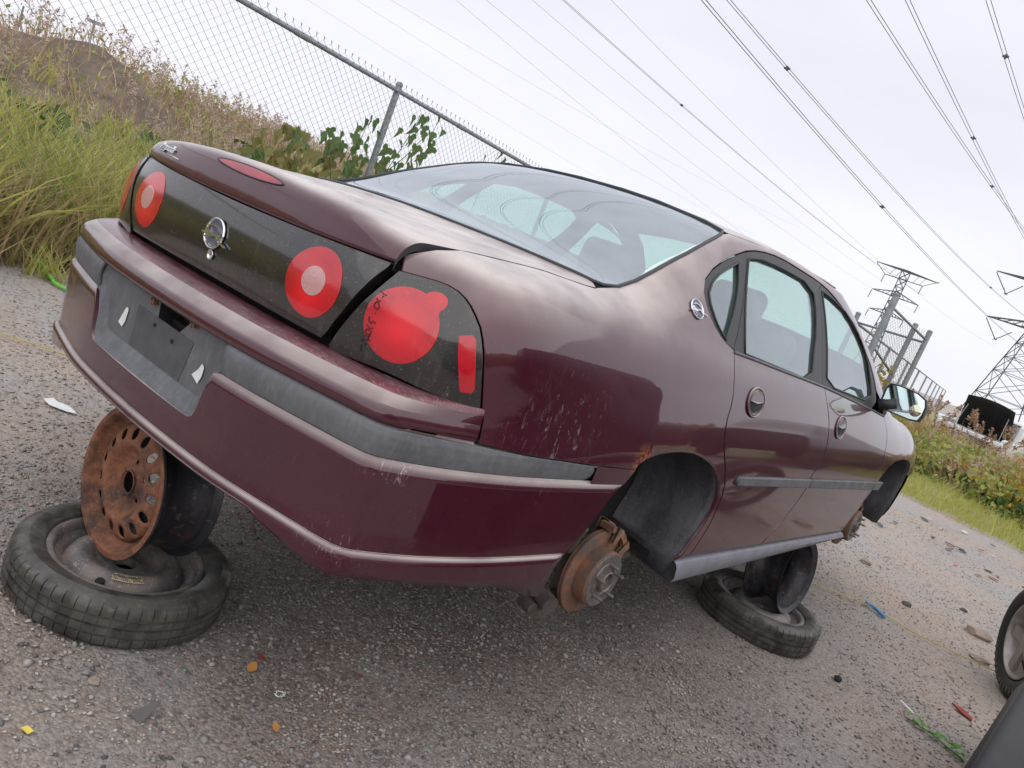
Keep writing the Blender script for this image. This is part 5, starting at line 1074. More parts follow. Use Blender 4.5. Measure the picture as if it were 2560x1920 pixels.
b=MB(); b.tube([Vector((0,0,2.15)),dF+Vector((0,0,2.2))],.030,8); b.build('rail','galv',ff,smooth=True)
x_=M_('distant_mesh',(.42,.44,.44),.7); tr=x_.n('ShaderNodeBsdfTransparent'); mxx=x_.n('ShaderNodeMixShader'); mxx.inputs[0].default_value=.16; x_.l(tr.outputs[0],mxx.inputs[1]); x_.l(x_.b.outputs[0],mxx.inputs[2]); x_.l(mxx.outputs[0],x_.o.inputs[0]); MT['far_mesh']=x_.m
mk('mesh_panel',[Vector((0,0,.05)),dF+Vector((0,0,.05)),dF+Vector((0,0,2.2)),Vector((0,0,2.15))],[(0,1,2,3)],'far_mesh',ff)
# ------------------------------------------------------------------ vine climbing the fence
vine=empty('climbing_vine',fp(5.0,0,-.05)); tag(vine,'climbing vine with lobed green leaves reaching the top rail of the fence','vine'); vo_=vine.location.copy()
LV=[(3.81,1.4),(4.14,1.5),(4.22,1.56),(4.3,1.51),(4.36,1.57),(4.48,1.59),(4.58,1.57),(4.51,1.68),(4.57,1.75),(4.61,1.79),(4.71,1.78),(4.69,1.63),(4.68,1.53),(4.74,1.7),(5.05,1.82),(5.16,1.97),(5.3,2.0),(5.39,2.04),(5.43,1.94),(5.4,1.88),(5.45,2.03),(5.64,2.12),(5.75,2.0),(5.63,1.92),(5.26,1.8),(5.15,1.71),(5.42,1.74),(4.99,1.61),(5.7,1.8),(5.31,1.64),(5.37,1.58),(5.56,1.71),(5.6,1.67),(5.07,1.52),(5.15,1.5),(3.77,1.3),(3.97,1.36),(4.31,1.4),(4.49,1.45),(4.41,1.49),(4.62,1.45),(6.76,1.97),(7.14,2.06),(6.95,2.1),
 (4.25,1.46),(4.40,1.42),(5.05,1.42),(5.25,1.52),(5.45,1.48),(5.2,1.6),(4.55,1.50),(5.5,1.6),(5.3,1.9),(5.62,1.85)]
leafshape=[(0,-.05),(.22,-.20),(.48,-.10),(.50,.22),(.30,.30),(.22,.55),(0,.98),(-.22,.55),(-.30,.30),(-.50,.22),(-.48,-.10),(-.22,-.20)]
def leafmesh(fold,curl):
    V=[(0,.3,0)]+[(x,y,abs(x)*fold-curl*y*y) for x,y in leafshape]; return V,[(0,i+1,(i+1)%12+1) for i in range(12)]
lm={}
for mt in ('vine','vine_olive'):
    for k in range(3):
        V,F=leafmesh(.25+.1*k,.15+.1*k); me=bpy.data.meshes.new('leaf'); me.from_pydata(V,[],F); me.materials.append(MT[mt]); me.polygons.foreach_set('use_smooth',[True]*12); lm[mt,k]=me
rr=random.Random(5)
def addleaf(par,loc,mt,size,down=True,name='leaf'):
    o=bpy.data.objects.new(name,lm[mt,rr.randrange(3)]); COL.objects.link(o); o.parent=par; o.location=loc; s=size*rr.uniform(.8,1.15); o.scale=(s,s,s)
    z=Vector((FN[0]+rr.uniform(-.5,.5),FN[1]+rr.uniform(-.5,.5),rr.uniform(-.2,.6))); x=Vector((rr.uniform(-1,1),rr.uniform(-1,1),rr.uniform(-.7,.7))); 
    yv=Vector((rr.uniform(-.5,.5),rr.uniform(-.5,.5),-1)); zc=z.normalized(); yv=(yv-zc*yv.dot(zc)).normalized(); o.rotation_euler=Matrix((yv.cross(zc),yv,zc)).transposed().to_euler(); return o
for s,z in LV: addleaf(vine,fp(s,z,rr.uniform(-.12,-.03))-vo_,'vine',.115)
for i in range(95):   # olive and reddish lower leaves
    s=rr.uniform(3.5,4.75); z=rr.uniform(1.0,1.05+.40*math.sin((s-3.3)*1.6)+.05); addleaf(vine,fp(s,z,rr.uniform(-.4,-.03))-vo_,'vine_olive' if rr.random()<.75 else 'vine',.12)
for i in range(30):
    s=rr.uniform(4.8,5.6); z=rr.uniform(1.1,1.55); addleaf(vine,fp(s,z,rr.uniform(-.25,-.03))-vo_,'vine_olive' if rr.random()<.5 else 'vine',.11)
b=MB()
for pts in ([(5.0,0.1),(5.05,.9),(5.1,1.4),(5.2,1.65),(5.25,1.8),(5.3,1.95),(5.3,2.02)],[(5.1,1.4),(5.3,1.6),(5.45,1.8),(5.6,1.95),(5.64,2.12)],[(4.5,.2),(4.5,1.0),(4.52,1.4),(4.6,1.6),(4.62,1.78)],[(4.5,1.0),(4.3,1.3),(4.25,1.5)],[(5.25,1.7),(5.40,1.95),(5.42,2.02)],[(6.8,1.2),(6.9,1.8),(6.95,2.1)],[(6.8,1.5),(7.1,1.9),(7.14,2.05)]):
    b=MB(); b.tube([fp(s,z,-.07)-vo_ for s,z in pts],.005,5,r2=.0022); b.build('stem','darkleaf',vine,smooth=True)
# yellow climbers on the corner fence
yv_=empty('yellow_climber',PC_); tag(yv_,'yellowing climber growing up the corner posts behind the mirror','vine')
C=[];r_=np.random.default_rng(91)
for k in range(260):
    t=r_.uniform(0,1); p=PC_+Vector((-.55+.5*t+r_.normal()*.07,-.3+r_.normal()*.1,.55+1.15*t*r_.uniform(.6,1))); C.append(tuple(p-PC_))
for k in range(200): C.append((r_.normal()*.25+.05,-.3+r_.normal()*.2,r_.uniform(.4,1.1)))
v,f=quads(np.array(C),(.03,.06),92); o=mknp('leaves',v,f,'orange',yv_); o['kind']='stuff'
b=MB(); b.tube([(-.4,-.3,0),(-.3,-.3,.8),(-.1,-.25,1.5)],.008,5); b.build('stem','darkleaf',yv_,smooth=True)
# ------------------------------------------------------------------ pylons
def bar(b,p,q,r): b.tube([p,q],r,4,cap=False)
def lattice_face(b,q0,q1,r0,r1,n,rr_): # between two legs
    for i in range(n):
        a0=Vector(q0).lerp(Vector(q1),i/n); a1=Vector(q0).lerp(Vector(q1),(i+1)/n); c0=Vector(r0).lerp(Vector(r1),i/n); c1=Vector(r0).lerp(Vector(r1),(i+1)/n)
        bar(b,a0,c1,rr_); bar(b,c0,a1,rr_); bar(b,a0,c0,rr_)
def insul(par,p,q,r=.16):
    b=MB(); p=Vector(p); q=Vector(q); n=max(5,int((q-p).length/.35)); pts=[p.lerp(q,i/(2*n)) for i in range(2*n+1)]; b.tube(pts,[r if i%2 else r*.45 for i in range(2*n+1)],7); return b.build('insulator','porcelain',par)
def legs(par,levels,ang,r,sub,nm='leg'):
    """levels: (z, half) ; ang rotation"""
    C=lambda k,l:Vector((l[1]*1.414*math.cos(ang+math.pi/4+k*math.pi/2)+l[2],l[1]*1.414*math.sin(ang+math.pi/4+k*math.pi/2),l[0]))
    for k in range(4):
        b=MB()
        for a,c in zip(levels[:-1],levels[1:]): bar(b,C(k,a),C(k,c),r)
        b.build(nm,'pylon',par)
    b=MB()
    for (a,c),n in zip(zip(levels[:-1],levels[1:]),sub):
        for k in range(4): lattice_face(b,C(k,a),C(k,c),C((k+1)%4,a),C((k+1)%4,c),n,r*.5)
    b.build('bracing','pylon',par)
# left, narrow tower
aL=R_(-16.4); pl=empty('transmission_tower',(CWx+430*math.sin(aL),CWy+430*math.cos(aL),0),(0,0,-aL)); tag(pl,'distant narrow lattice tower with three stacked crossarms behind the corner fence','pylon','power line towers')
legs(pl,[(0,4.6,2.8),(13,3.3,2.7),(27,2.1,2.6),(38,1.9,2.6),(50,1.9,2.5)],0,.30,[2,3,3,3])
def arm(par,z,xl,xr,d,zt,r=.22):
    b=MB()
    for y in (-1.5,1.5):
        bar(b,(xl,0,z),(2.5,y,z+d),r); bar(b,(xr,0,z),(2.5,y,z+d),r); bar(b,(xl,0,z),(2.5,y,z),r); bar(b,(xr,0,z),(2.5,y,z),r)
    n=5
    for i in range(1,n):
        for s_,e in ((xl,1),(xr,1)):
            x=lerp(s_,2.5,i/n); bar(b,(x,-1.5*i/n,z),(lerp(s_,2.5,min(1,(i+.6)/n)),1.5*i/n,z+d*i/n),r*.6)
    b.build('crossarm','pylon',par)
arm(pl,49.8,-11.3,17.3,.6,0); 
b=MB(); bar(b,(-11.3,0,49.6),(-5.7,0,45.6),.2); bar(b,(17.3,0,50.3),(11.5,0,46.2),.2); bar(b,(-5.7,0,45.6),(11.5,0,46.2),.25)
for x in (-4,-1,7,10): bar(b,(x,0,46),(x+1.5,0,49.8),.14)
b.build('crossarm','pylon',pl)
arm(pl,37.3,-8,13.5,2.6,0); arm(pl,28.4,-5.6,10.6,2.2,0)
for x,z,l in ((-5.7,45.6,4),(11.5,46.2,4),(-8,37,4),(13.5,37.5,4),(-5.6,28,3.6),(10.6,28.4,3.6)): insul(pl,(x,0,z),(x-.2,0,z-l),.26)
# right, large tower
aR=R_(-9.5); pr_=empty('transmission_tower',(CWx+300*math.sin(aR),CWy+300*math.cos(aR),0),(0,0,-aR)); tag(pr_,'large wide-legged lattice tower at the right edge with V-shaped insulator strings','pylon','power line towers')
legs(pr_,[(0,8.9,8.5),(16,5.9,8.3),(31,2.6,7.8),(46,1.7,7.6)],R_(14),.24,[2,3,4])
def bigarm(z,xl,dz,x0,x1=None):
    b=MB()
    for sgn in ((-1,) if x1 is None else (-1,1)):
        tip=(xl,0,z) if sgn<0 else (x1,0,z)
        for y in (-1.8,1.8):
            e=(x0 if sgn<0 else 15.6-x0,y); bar(b,tip,(e[0],y,z+.4),.2); bar(b,tip,(e[0],y,z-dz),.2)
            n=5
            for i in range(1,n):
                k=i/n; k2=(i+1)/n; a=Vector(tip).lerp(Vector((e[0],y,z+.4)),k); c=Vector(tip).lerp(Vector((e[0],y,z-dz)),k); c2=Vector(tip).lerp(Vector((e[0],y,z-dz)),min(1,k2)); bar(b,a,c,.11); bar(b,a,c2,.11)
    b.build('crossarm','pylon',pr_)
bigarm(30.6,-7.2,-2.6,5.2,22.8); bigarm(44.6,-10.4,-1.2,6.0,25.6)
for (x0,z0,xm,zm,x1,z1) in ((-7.2,30.1,-2.2,24.7,1.1,28.4),(-10.4,44.3,-5.3,38.8,-1.9,42.7),(22.8,30.1,17.8,24.7,14.5,28.4),(25.6,44.3,20.9,38.8,17.5,42.7)):
    insul(pr_,(x0,0,z0),(xm,0,zm),.2); insul(pr_,(x1,0,z1),(xm,0,zm),.2)
    b=MB(); bar(b,(xm-.3,0,zm),(xm-.3,-40,zm-3.5),.05); b.box((xm,0,zm),(.5,.3,.15)); b.build('clamp','pylon',pr_)
# ------------------------------------------------------------------ conductors
WR=[('W1',(-128.4,404.6,47.9),(-128.4,138.4,50.0),2),('W2',(-56.0,307.9,31.3),(-56.0,82.5,33.0),2),('W3',(-65.8,338.1,44.5),(-65.8,102.4,41.0),2),('W4',(-52.0,272.3,54.3),(-52.0,113.9,48.0),2),('W5',(-50.3,268.2,51.6),(-50.3,122.1,52.0),2),('W6',(-43.5,183.0,57.5),(-43.5,133.2,58.0),2),('t1',(-221.7,386.5,46.9),(-221.7,154.4,46.0),1),('t2',(-197.4,384.7,55.7),(-197.4,148.0,46.0),1),('t3',(-160.9,551.7,29.4),(-160.9,138.3,46.0),1),('t4',(-146.9,459.0,42.5),(-146.9,134.7,46.0),1),('t5',(-128.3,400.3,42.9),(-128.3,129.7,46.0),1),('t0',(-263.7,360.6,40.7),(-263.7,165.5,46.0),1),('t6',(-102.6,486.9,41.1),(-102.6,122.9,46.0),1)]
LB={'W1':'twin power cable reaching the left end of the narrow tower','W2':'twin power cable reaching the lower arm of the large tower','W3':'twin power cable reaching the upper arm of the large tower','W4':'twin power cable crossing the upper right sky, left one of the steep pair','W5':'twin power cable crossing the upper right sky, right one of the steep pair','W6':'twin power cable in the very top right corner of the sky'}
for i,(nm,a,c,nn) in enumerate(WR):
    a=Vector(a);c=Vector(c); b=MB()
    for k in range(nn):
        pts=[]
        for j in range(41):
            t=-.35+j/40*2.6; p=a.lerp(c,t); sag=-.00038*(t)*(1-t)*(a-c).length**2*.25; p.z+=sag-(k*.0); p.x+=k*.45*(1 if nn>1 else 0)*1.6; pts.append(p)
        b.tube(pts,.050 if nn>1 else .030,4,cap=False)
    root=b.build('power_cable','cable'); tag(root,LB.get(nm) or {'t0':'thin power cable nearest the fence, leftmost of the thin ones','t1':'second thin power cable from the left','t2':'third thin power cable from the left, steeper than its neighbours','t3':'fourth thin power cable from the left, dipping below the narrow tower arms','t4':'fifth thin power cable from the left','t5':'sixth thin power cable from the left, left of the twin cable to the narrow tower','t6':'thin power cable between the twin cables of the two towers'}[nm],'cable','power cables' if nn>1 else 'thin power cables')
    if nn>1:
        for t in {'W1':(.78,),'W2':(.63,),'W3':(.02,.9),'W4':(.35,),'W5':(.6,),'W6':(.6,)}[nm]:
            p=a.lerp(c,t); p.z+=-.00038*t*(1-t)*(a-c).length**2*.25; b=MB(); b.box(p+Vector((.36,0,0)),(.5,.25,.12)); b.box(p+Vector((.36,0,0)),(.12,.4,.3)); b.build('spacer','cable',root)
# thin masts on the far side of the bank
for x,y,z0,z1,lab in ((-11.4,3.26,.9,1.66,'leftmost thin steel post on top of the bank'),(-11.33,3.47,.9,1.60,'second thin steel post on top of the bank'),):
    b=MB(); b.tube([(x,y,z0),(x,y,z1)],.014,6); tag(b.build('fence_post','galv'),lab,'post','posts on the bank')
t=empty('floodlight_mast',(-53.9,20.9,0)); tag(t,'distant floodlight mast showing above the bank on the left','mast')
b=MB(); b.tube([(0,0,0),(0,0,3.3)],.07,6); b.build('pole','galv',t); b=MB()
for k in range(5): b.box((math.cos(k*1.26)*.28,math.sin(k*1.26)*.28,3.35),(.14,.14,.09))
b.build('lamp_head','galv',t)
t=empty('floodlight_mast',(-48.9,33.9,0)); tag(t,'second distant mast low over the bank, right of the reeds','mast'); b=MB(); b.tube([(0,0,0),(0,0,1.9)],.05,6); b.build('pole','galv',t); b=MB(); b.box((0,0,1.95),(.2,.2,.1)); b.build('lamp_head','galv',t)
# ------------------------------------------------------------------ props: wheels and rims
def tyre_mesh(b,Mx,R=.296,r=.200,wd=.155,blocks=58,groove=.004):
    """tyre of revolution with grooved, siped tread; axis z, centred"""
    h=wd/2; A=[];G=[]
    for k in range(blocks):
        a=2*math.pi*k/blocks; s=2*math.pi/blocks
        for f,g in ((0,0),(.90,0),(.915,1),(.985,1)): A.append(a+f*s); G.append(g)
    # (r, z, siped?)
    side=[(r,h*.62,0),(r+.006,h*.70,0),(r+.014,h*.78,0),(r+.018,h*.90,0),(r+.032,h*.98,0),(lerp(r,R,.5),h*1.04,0),(lerp(r,R,.62),h*1.045,0),(lerp(r,R,.64),h*1.015,0),(lerp(r,R,.80),h*.98,0),(R-.014,h*.90,0)]
    tread=[(R-.008,h*.84,1),(R-.003,h*.78,1),(R,h*.60,1),(R,h*.42,1),(R-.007,h*.40,0),(R-.007,h*.33,0),(R+.001,h*.31,.35),(R+.001,h*.06,.35),(R-.006,h*.04,0)]
    half=side+tread; prof=half+[(a,-z,g) for a,z,g in half[::-1]]
    V=[];F=[];m=len(prof)
    for a,g in zip(A,G):
        for rr_,z,s in prof: q=rr_-groove*g*s; V.append((q*math.cos(a),q*math.sin(a),z))
    n=len(A)
    for i in range(n):
        for j in range(m-1): F.append((i*m+j,((i+1)%n)*m+j,((i+1)%n)*m+j+1,i*m+j+1))
    b.add(V,F,Mx); return b
# lying spare wheel under the bumper
def lying(loc,R,wd,zrot,label,disc='dusty_rim',r_in=.200,tilt=(0,0)):
    t=empty('spare_wheel',loc,(tilt[0],tilt[1],zrot)); tag(t,label,'wheel'); I=Matrix.Translation((0,0,wd/2))
    ty=tyre_mesh(MB(),I,R,r_in,wd).build('tyre','tyre',t,38)
    b=MB(); h=wd; r=r_in
    b.lathe([(r+.012,h*.80),(r+.013,h*.895),(r+.006,h*.915),(r-.002,h*.90),(r-.008,h*.86),(r-.012,h*.72),(r-.030,h*.66),(r-.036,h*.60)],72,None); rim=b.build('rim',disc,t,40)
    b=MB(); b.lathe([(r-.034,h*.58),(r-.040,h*.62),(r-.048,h*.74),(r-.062,h*.82),(r-.080,h*.86),(r-.10,h*.84),(.085,h*.72),(.070,h*.66),(.045,h*.64),(.034,h*.67),(.031,h*.66),(.030,h*.5)],72); d=b.build('wheel_disc',disc,rim,40)
    return t,d,rim
spare,sd_,srim=lying((-.045,.160,.0),.296,.135,R_(20),'compact spare wheel with dusty black disc lying flat under the rear bumper')
spare.rotation_euler=(R_(-1.2),R_(1.4),R_(20))
# tread mud lines, valve, label
b=MB()
for z in (.135/2-.0245,.135/2+.0245):
    b.lathe([(.2925,z-.0022),(.2925,z+.0022)],110)
b.build('mud_in_grooves','tyre_mud',spare,smooth=True)
b=MB(); b.lathe([(0,.004),(.011,.004),(.013,0)],14,M4((.055,-.148,.105),(.15,-.25,1))); b.build('valve_hole','under',spare)
V=[];k0=0
for j in range(9):
    a=R_(-62+j*4.4); 
    for r in (.112,.142): V.append((r*math.cos(a),r*math.sin(a),.1165-(r-.11)*.12))
mk('printed_label',V,[(2*j,2*j+2,2*j+3,2*j+1) for j in range(8)][::1],'label',spare)
b=MB()
for q in range(4):
    r=.117+q*.0062
    for j in range(15):
        a=R_(-60+j*2.2); 
        if (j*7+q*5)%6==0: continue
        b.box((r*math.cos(a),r*math.sin(a),.1178-(r-.11)*.12),(.0011,.0017,.0003),Matrix.Rotation(a,3,'Z'))
b.build('label_print','marker',spare)
# lettering ring on the sidewall: raised ribs
b=MB()
for j in range(46):
    a=R_(95+j*1.5); r=.268
    b.box((r*math.cos(a),r*math.sin(a),.1335),(.008,.0016,.0012),Matrix.Rotation(a+.5*(j%2),3,'Z'))
b.build('sidewall_lettering','tyre',spare)
# upright steel rims
def steel_rim(name,loc,axis,xdir,R,W,mface,mbarrel,label,nh=15,group=None):
    t=empty(name); m=M4(loc,axis,xdir); t.matrix_world=m; tag(t,label,'rim',group); r=R-.012
    b=MB(); b.lathe([(r-.004,0.001),(R-.001,0),(R,-.003),(R,-.006),(R-.006,-.012),(r-.004,-.016),(r-.008,-.036),(r-.026,-.052),(r-.032,-.085),(r-.024,-.125),(r-.012,-.150),(r-.009,-W+.016),(R-.004,-W+.006),(R,-W+.003),(R,-W)],84); br=b.build('barrel',mbarrel,t,40)
    b=MB(); b.lathe([(R-.0005,.0006),(r-.004,.0018),(r-.010,-.004),(r-.013,-.014),(r-.020,-.030),(r-.032,-.040),(r-.034,-.058)],84); b.build('flange',mface,t,40)
    rf=r-.036; prof=[(0,-.024),(.030,-.024),(.034,-.022),(.045,-.036),(.075,-.040),(.088,-.030),(.098,-.014),(.108,-.008),(.118,-.009),(.150,-.018),(rf-.006,-.026),(rf,-.034)]
    sc_=rf/.167; zf=lambda q:float(np.interp(q/ (sc_ if sc_>0 else 1),[p[0] for p in prof],[p[1] for p in prof]))
    outer=[(rf*math.cos(2*math.pi*k/72),rf*math.sin(2*math.pi*k/72)) for k in range(72)]
    holes=[[(.031*sc_*math.cos(2*math.pi*k/28),.031*sc_*math.sin(2*math.pi*k/28)) for k in range(28)]]
    for q in range(nh):
        a=2*math.pi*q/nh+.1; c=(.138*sc_*math.cos(a),.138*sc_*math.sin(a)); holes.append([(c[0]+(.0185*math.cos(u)*math.cos(a)-.0140*math.sin(u)*math.sin(a))*sc_,c[1]+(.0185*math.cos(u)*math.sin(a)+.0140*math.sin(u)*math.cos(a))*sc_) for u in [2*math.pi*k/14 for k in range(14)]])
    for q in range(5):
        a=2*math.pi*q/5+.5; holes.append([(.057*sc_*math.cos(a)+.0068*math.cos(u),.057*sc_*math.sin(a)+.0068*math.sin(u)) for u in [2*math.pi*k/10 for k in range(10)]])
    vo,F=cdt(outer,holes,.011); V=[(x,y,zf(math.hypot(x,y))) for x,y in vo]; F=[f if (np.cross(np.array(vo[f[1]])-vo[f[0]],np.array(vo[f[2]])-vo[f[0]])>0) else f[::-1] for f in F]
    o=mk('rim_face',V,F,mface,t,True); md=o.modifiers.new('thickness','SOLIDIFY'); md.thickness=.0035; md.offset=-1
    b=MB(); b.lathe([(.034*sc_,-.030),(.0365*sc_,-.019),(.033*sc_,-.018),(.031*sc_,-.024)],40); b.build('centre_collar',mface,o,40)
    return t
steel_rim('rusty_rim',(-.10,.105,.320),(.022,-.999,.025),(.3,0,1),.215,.185,'rust','black_rim','rusty steel rim with round holes standing upright on the lying spare wheel')
# front prop: black rim on a lying wheel under the sill
sp2,d2_,_r=lying((.80,3.02,0),.300,.145,R_(65),'lying tyre with dusty rim under the sill near the front door')
sp2.rotation_euler=(R_(1),R_(-1),R_(65))
b=MB()
for z in (.145/2-.0265,.145/2+.0265): b.lathe([(.2965,z-.002),(.2965,z+.002)],100)
b.build('mud_in_grooves','tyre_mud',sp2,smooth=True)
steel_rim('black_rim',(.705,3.09,.285),(-.985,.10,-.14),(0,.2,1),.192,.185,'black_rim','black_rim','black steel rim wedged upright between the sill and the lying tyre')
# loose alloy wheel at the right edge
t=empty('alloy_wheel'); t.matrix_world=M4((1.80,4.345,.325),(-.892,-.437,-.118),(0,0,1)); tag(t,'black tyre on a corroded alloy rim standing at the right edge of the photo','wheel')
tyre_mesh(MB(),Matrix.Translation((0,0,-.06)),.325,.205,.20,60).build('tyre','black_rubber',t,38)
b=MB(); b.lathe([(.215,.028),(.212,.034),(.203,.034),(.198,.026),(.190,-.01),(.178,-.05)],64); b.build('rim','alloy',t,40)
for k in range(5):
    a=2*math.pi*k/5+.3; b=MB(); Rz=Matrix.Rotation(a,3,'Z'); b.box(Rz@Vector((.115,0,.006)),(.078,.030,.012),Rz); b.build('spoke','alloy',t,40)
b=MB(); b.lathe([(0,.024),(.04,.022),(.06,.012),(.062,-.01)],30); b.build('hub_cap','alloy',t,40)
b=MB()
for j in range(26):
    a=R_(120+j*8); Rz=Matrix.Rotation(a,3,'Z'); b.box(Rz@Vector((.277,0,.0435)),(.016,.007,.002),Rz)
b.build('sidewall_lettering','tyre',t)
# black bumper cover in the right corner
G_=[]
for k in range(25):
    y=lerp(.7,3.35,k/24); zt=.40+.03*math.sin(k/24*3); bx=1.868+.02*max(0,(k-20)/4)**2
    G_.append([(bx+.03,y,.02),(bx+.008,y,.16),(bx,y,zt-.10),(bx-.004,y,zt-.03),(bx+.004,y,zt-.008),(bx+.016,y,zt),(bx+.028,y,zt-.012),(bx+.05,y,zt-.022),(bx+.10,y,zt-.03),(bx+.14,y,zt-.05),(bx+.155,y,zt-.12),(bx+.17,y,zt-.22),(bx+.20,y,.02)])
o=patchgrid('loose_bumper','black_rubber' if False else plain('dusty_black_plastic',(.012,.012,.015),.45,0,.5,14,Specular_IOR_Level=.18),G_,flip=True); o.data.set_sharp_from_angle(angle=R_(40)); tag(o,'dusty black plastic bumper cover lying in the bottom right corner','bumper')
# ------------------------------------------------------------------ twine, rope, litter
def rope(name,pts,r,mat,label,cat='twine'):
    b=MB(); P=[Vector(p) for p in pts]; Q=[]
    for i in range(len(P)-1):
        for k in range(8):
            t=k/8; q=P[i].lerp(P[i+1],t); q.x+=.004*math.sin((i*8+k)*1.9); q.y+=.004*math.cos((i*8+k)*1.3); Q.append(q)
    Q.append(P[-1]); b.tube(Q,r,6); return tag(b.build(name,mat,smooth=True),label,cat)
rope('yellow_twine',[(.35,4.05,.012),(.62,4.25,.012),(.95,4.52,.016),(1.3,4.50,.014),(1.55,4.58,.02),(1.74,4.62,.03)],.0035,'yellow','thin yellow twine on the gravel leading to the alloy wheel')
rope('blue_rope',[(.955,4.55,.016),(1.02,4.52,.020),(1.10,4.46,.016)],.011,'bluerope','short piece of bright blue rope wrapped on the twine','rope')
rope('yellow_twine',[(-2.6,.30,.012),(-2.2,.52,.014),(-2.02,.70,.02),(-1.85,.90,.012),(-1.5,1.2,.012)],.0035,'yellow','yellow twine on the gravel left of the bumper')
rope('green_strap',[(-3.9,1.05,.15),(-3.6,1.18,.05),(-3.3,1.16,.02),(-2.95,1.25,.02)],.012,'green_plastic','bright green plastic strap poking out from the fence','strap')
rope('white_loop',[(.50,.36,.01),(.515,.375,.012),(.53,.36,.012),(.515,.345,.01),(.50,.36,.01)],.0013,'paper','small curl of white string beside the lying tyre','string')
def flat(name,loc,pts,mat,label,cat,rz=0,th=.0015,tilt=.1):
    n=len(pts); V=[(x,y,0) for x,y in pts]+[(x,y,-th) for x,y in pts]; o=mk(name,V,[tuple(range(n))]+[(i,n+i,n+(i+1)%n,(i+1)%n) for i in range(n)],mat); o.location=(loc[0],loc[1],loc[2]+.010); o.rotation_euler=(tilt,tilt*.6,rz); return tag(o,label,cat)
flat('white_litter',(-1.37,.49,0),[(-.07,-.02),(-.02,-.035),(.05,-.01),(.08,.015),(.02,.03),(-.03,.015),(-.06,.02)],'paper','crumpled white scrap on the gravel left of the rusty rim','litter',.4)
flat('plastic_shard',(.47,.0,0),[(-.018,-.02),(.020,-.018),(.006,.045),(-.002,.05)],'st_dark','dark pointed plastic shard in front of the lying tyre','shard',.3,.003,.5)
flat('yellow_scrap',(.44,-.24,0),[(-.012,-.008),(.012,-.006),(.010,.008),(-.010,.006)],plain('yellow_plastic',(.75,.62,.10),.5),'tiny yellow plastic scrap in the bottom left corner','litter',.2)
LS=[(0,-.5),(.28,-.3),(.4,0),(.25,.3),(0,.5),(-.25,.32),(-.38,0),(-.25,-.3)]
lf=lambda s:[(x*s,y*s*1.2) for x,y in LS]
flat('fallen_leaf',(.39,.35,0),lf(.035),'leaf_orange','bright orange fallen leaf on the bare patch before the lying tyre','leaf',.5,.001,.25)
flat('fallen_leaf',(.36,.40,0),lf(.028),'leaf_red','dark red fallen leaf behind the orange one','leaf',1.9,.001,.3)
flat('fallen_leaf',(.52,.64,0),lf(.018),'leaf_red','small crimson leaf in the shadow under the car','leaf',2.5,.001,.2)
flat('fallen_leaf',(.62,.28,0),lf(.026),'leaf_orange','pale orange leaf right of the bare patch','leaf',1.1,.001,.2)
flat('brown_bark',(1.72,3.62,0),[(-.06,-.012),(.0,-.018),(.06,-.006),(.05,.012),(-.02,.018)],'leaf_red','reddish brown piece of bark near the green weed','bark',-.5,.008,.15)
flat('white_stick',(1.54,3.2,0),[(-.045,-.004),(.045,-.005),(.045,.004),(-.045,.005)],'paper','thin pale stick on the gravel above the green weed','stick',-.6,.005,.05)
# broken lamp pieces near the grass
r_=random.Random(12)
for i in range(26):
    x=r_.uniform(.2,1.7); y=r_.uniform(7.6,10.4); s=r_.uniform(.02,.06); mt=['red','st_dark','paper','black_rubber','st_dark'][i%5]; flat('broken_piece',(x,y,.004),[(-s,-s*.3),(s*.2,-s*.5),(s,0),(s*.3,s*.5),(-s*.6,s*.3)],mt,{'red':'small red','st_dark':'small dark grey','paper':'small white','black_rubber':'small black'}[mt]+' shard of broken car plastic near the grass edge','debris',r_.uniform(0,6),.006,r_.uniform(0,.4))['group']={'red':'red','st_dark':'dark grey','paper':'white','black_rubber':'black'}[mt]+' plastic shards by the grass edge'
# low green weed on the gravel, lower right
wd=empty('green_weed',(1.68,3.04,0)); tag(wd,'small bright green weed growing flat on the gravel at lower right','weed')
for i in range(15):
    a=rr.uniform(0,6.28); t_=i/14; p=Vector((lerp(-.10,.14,t_)+rr.uniform(-.015,.015),lerp(.03,-.04,t_)+rr.uniform(-.02,.02),rr.uniform(.012,.035)))
    V,F=leafmesh(.25,.2); me=lm.get('wl')
    if me is None:
        me=bpy.data.meshes.new('leaf'); me.from_pydata([(x*.6,y,z) for x,y,z in V],[],F); me.materials.append(MT['leaf_green']); me.polygons.foreach_set('use_smooth',[True]*12); lm['wl']=me
    o=bpy.data.objects.new('leaf',me); COL.objects.link(o); o.parent=wd; o.location=p; s=rr.uniform(.032,.06); o.scale=(s,s,s); o.rotation_euler=(rr.uniform(-.4,.4),rr.uniform(-.4,.4),rr.uniform(-2.6,.6))
b=MB(); b.tube([(-.11,.03,.006),(.0,.0,.016),(.15,-.045,.006)],.0035,6); b.build('stem','leaf_green',wd,smooth=True)
# tufts of grass growing out of the fence foot
for (x,y,lab) in ((-3.42,1.15,'tuft of grass at the foot of the fence beside the green strap'),(-3.36,.62,'tuft of dry grass at the foot of the fence at the left edge')):
    P=np.zeros((60,3)); P[:,0]=x+rng.normal(0,.05,60); P[:,1]=y+rng.normal(0,.07,60); v,f=blades(60,P,(.12,.34),(.005,.010),(.1,.8),seed=int(abs(x*100))); tag(mknp('grass_tuft',v,f,'grass_b' if y>1 else 'straw'),lab,'grass')
# ------------------------------------------------------------------ white pickup with its hood up
pk=empty('white_pickup',(-1.72,22.7,.16),(0,0,R_(176))); tag(pk,'white pickup with its black-lined hood raised, half hidden by weeds','pickup')
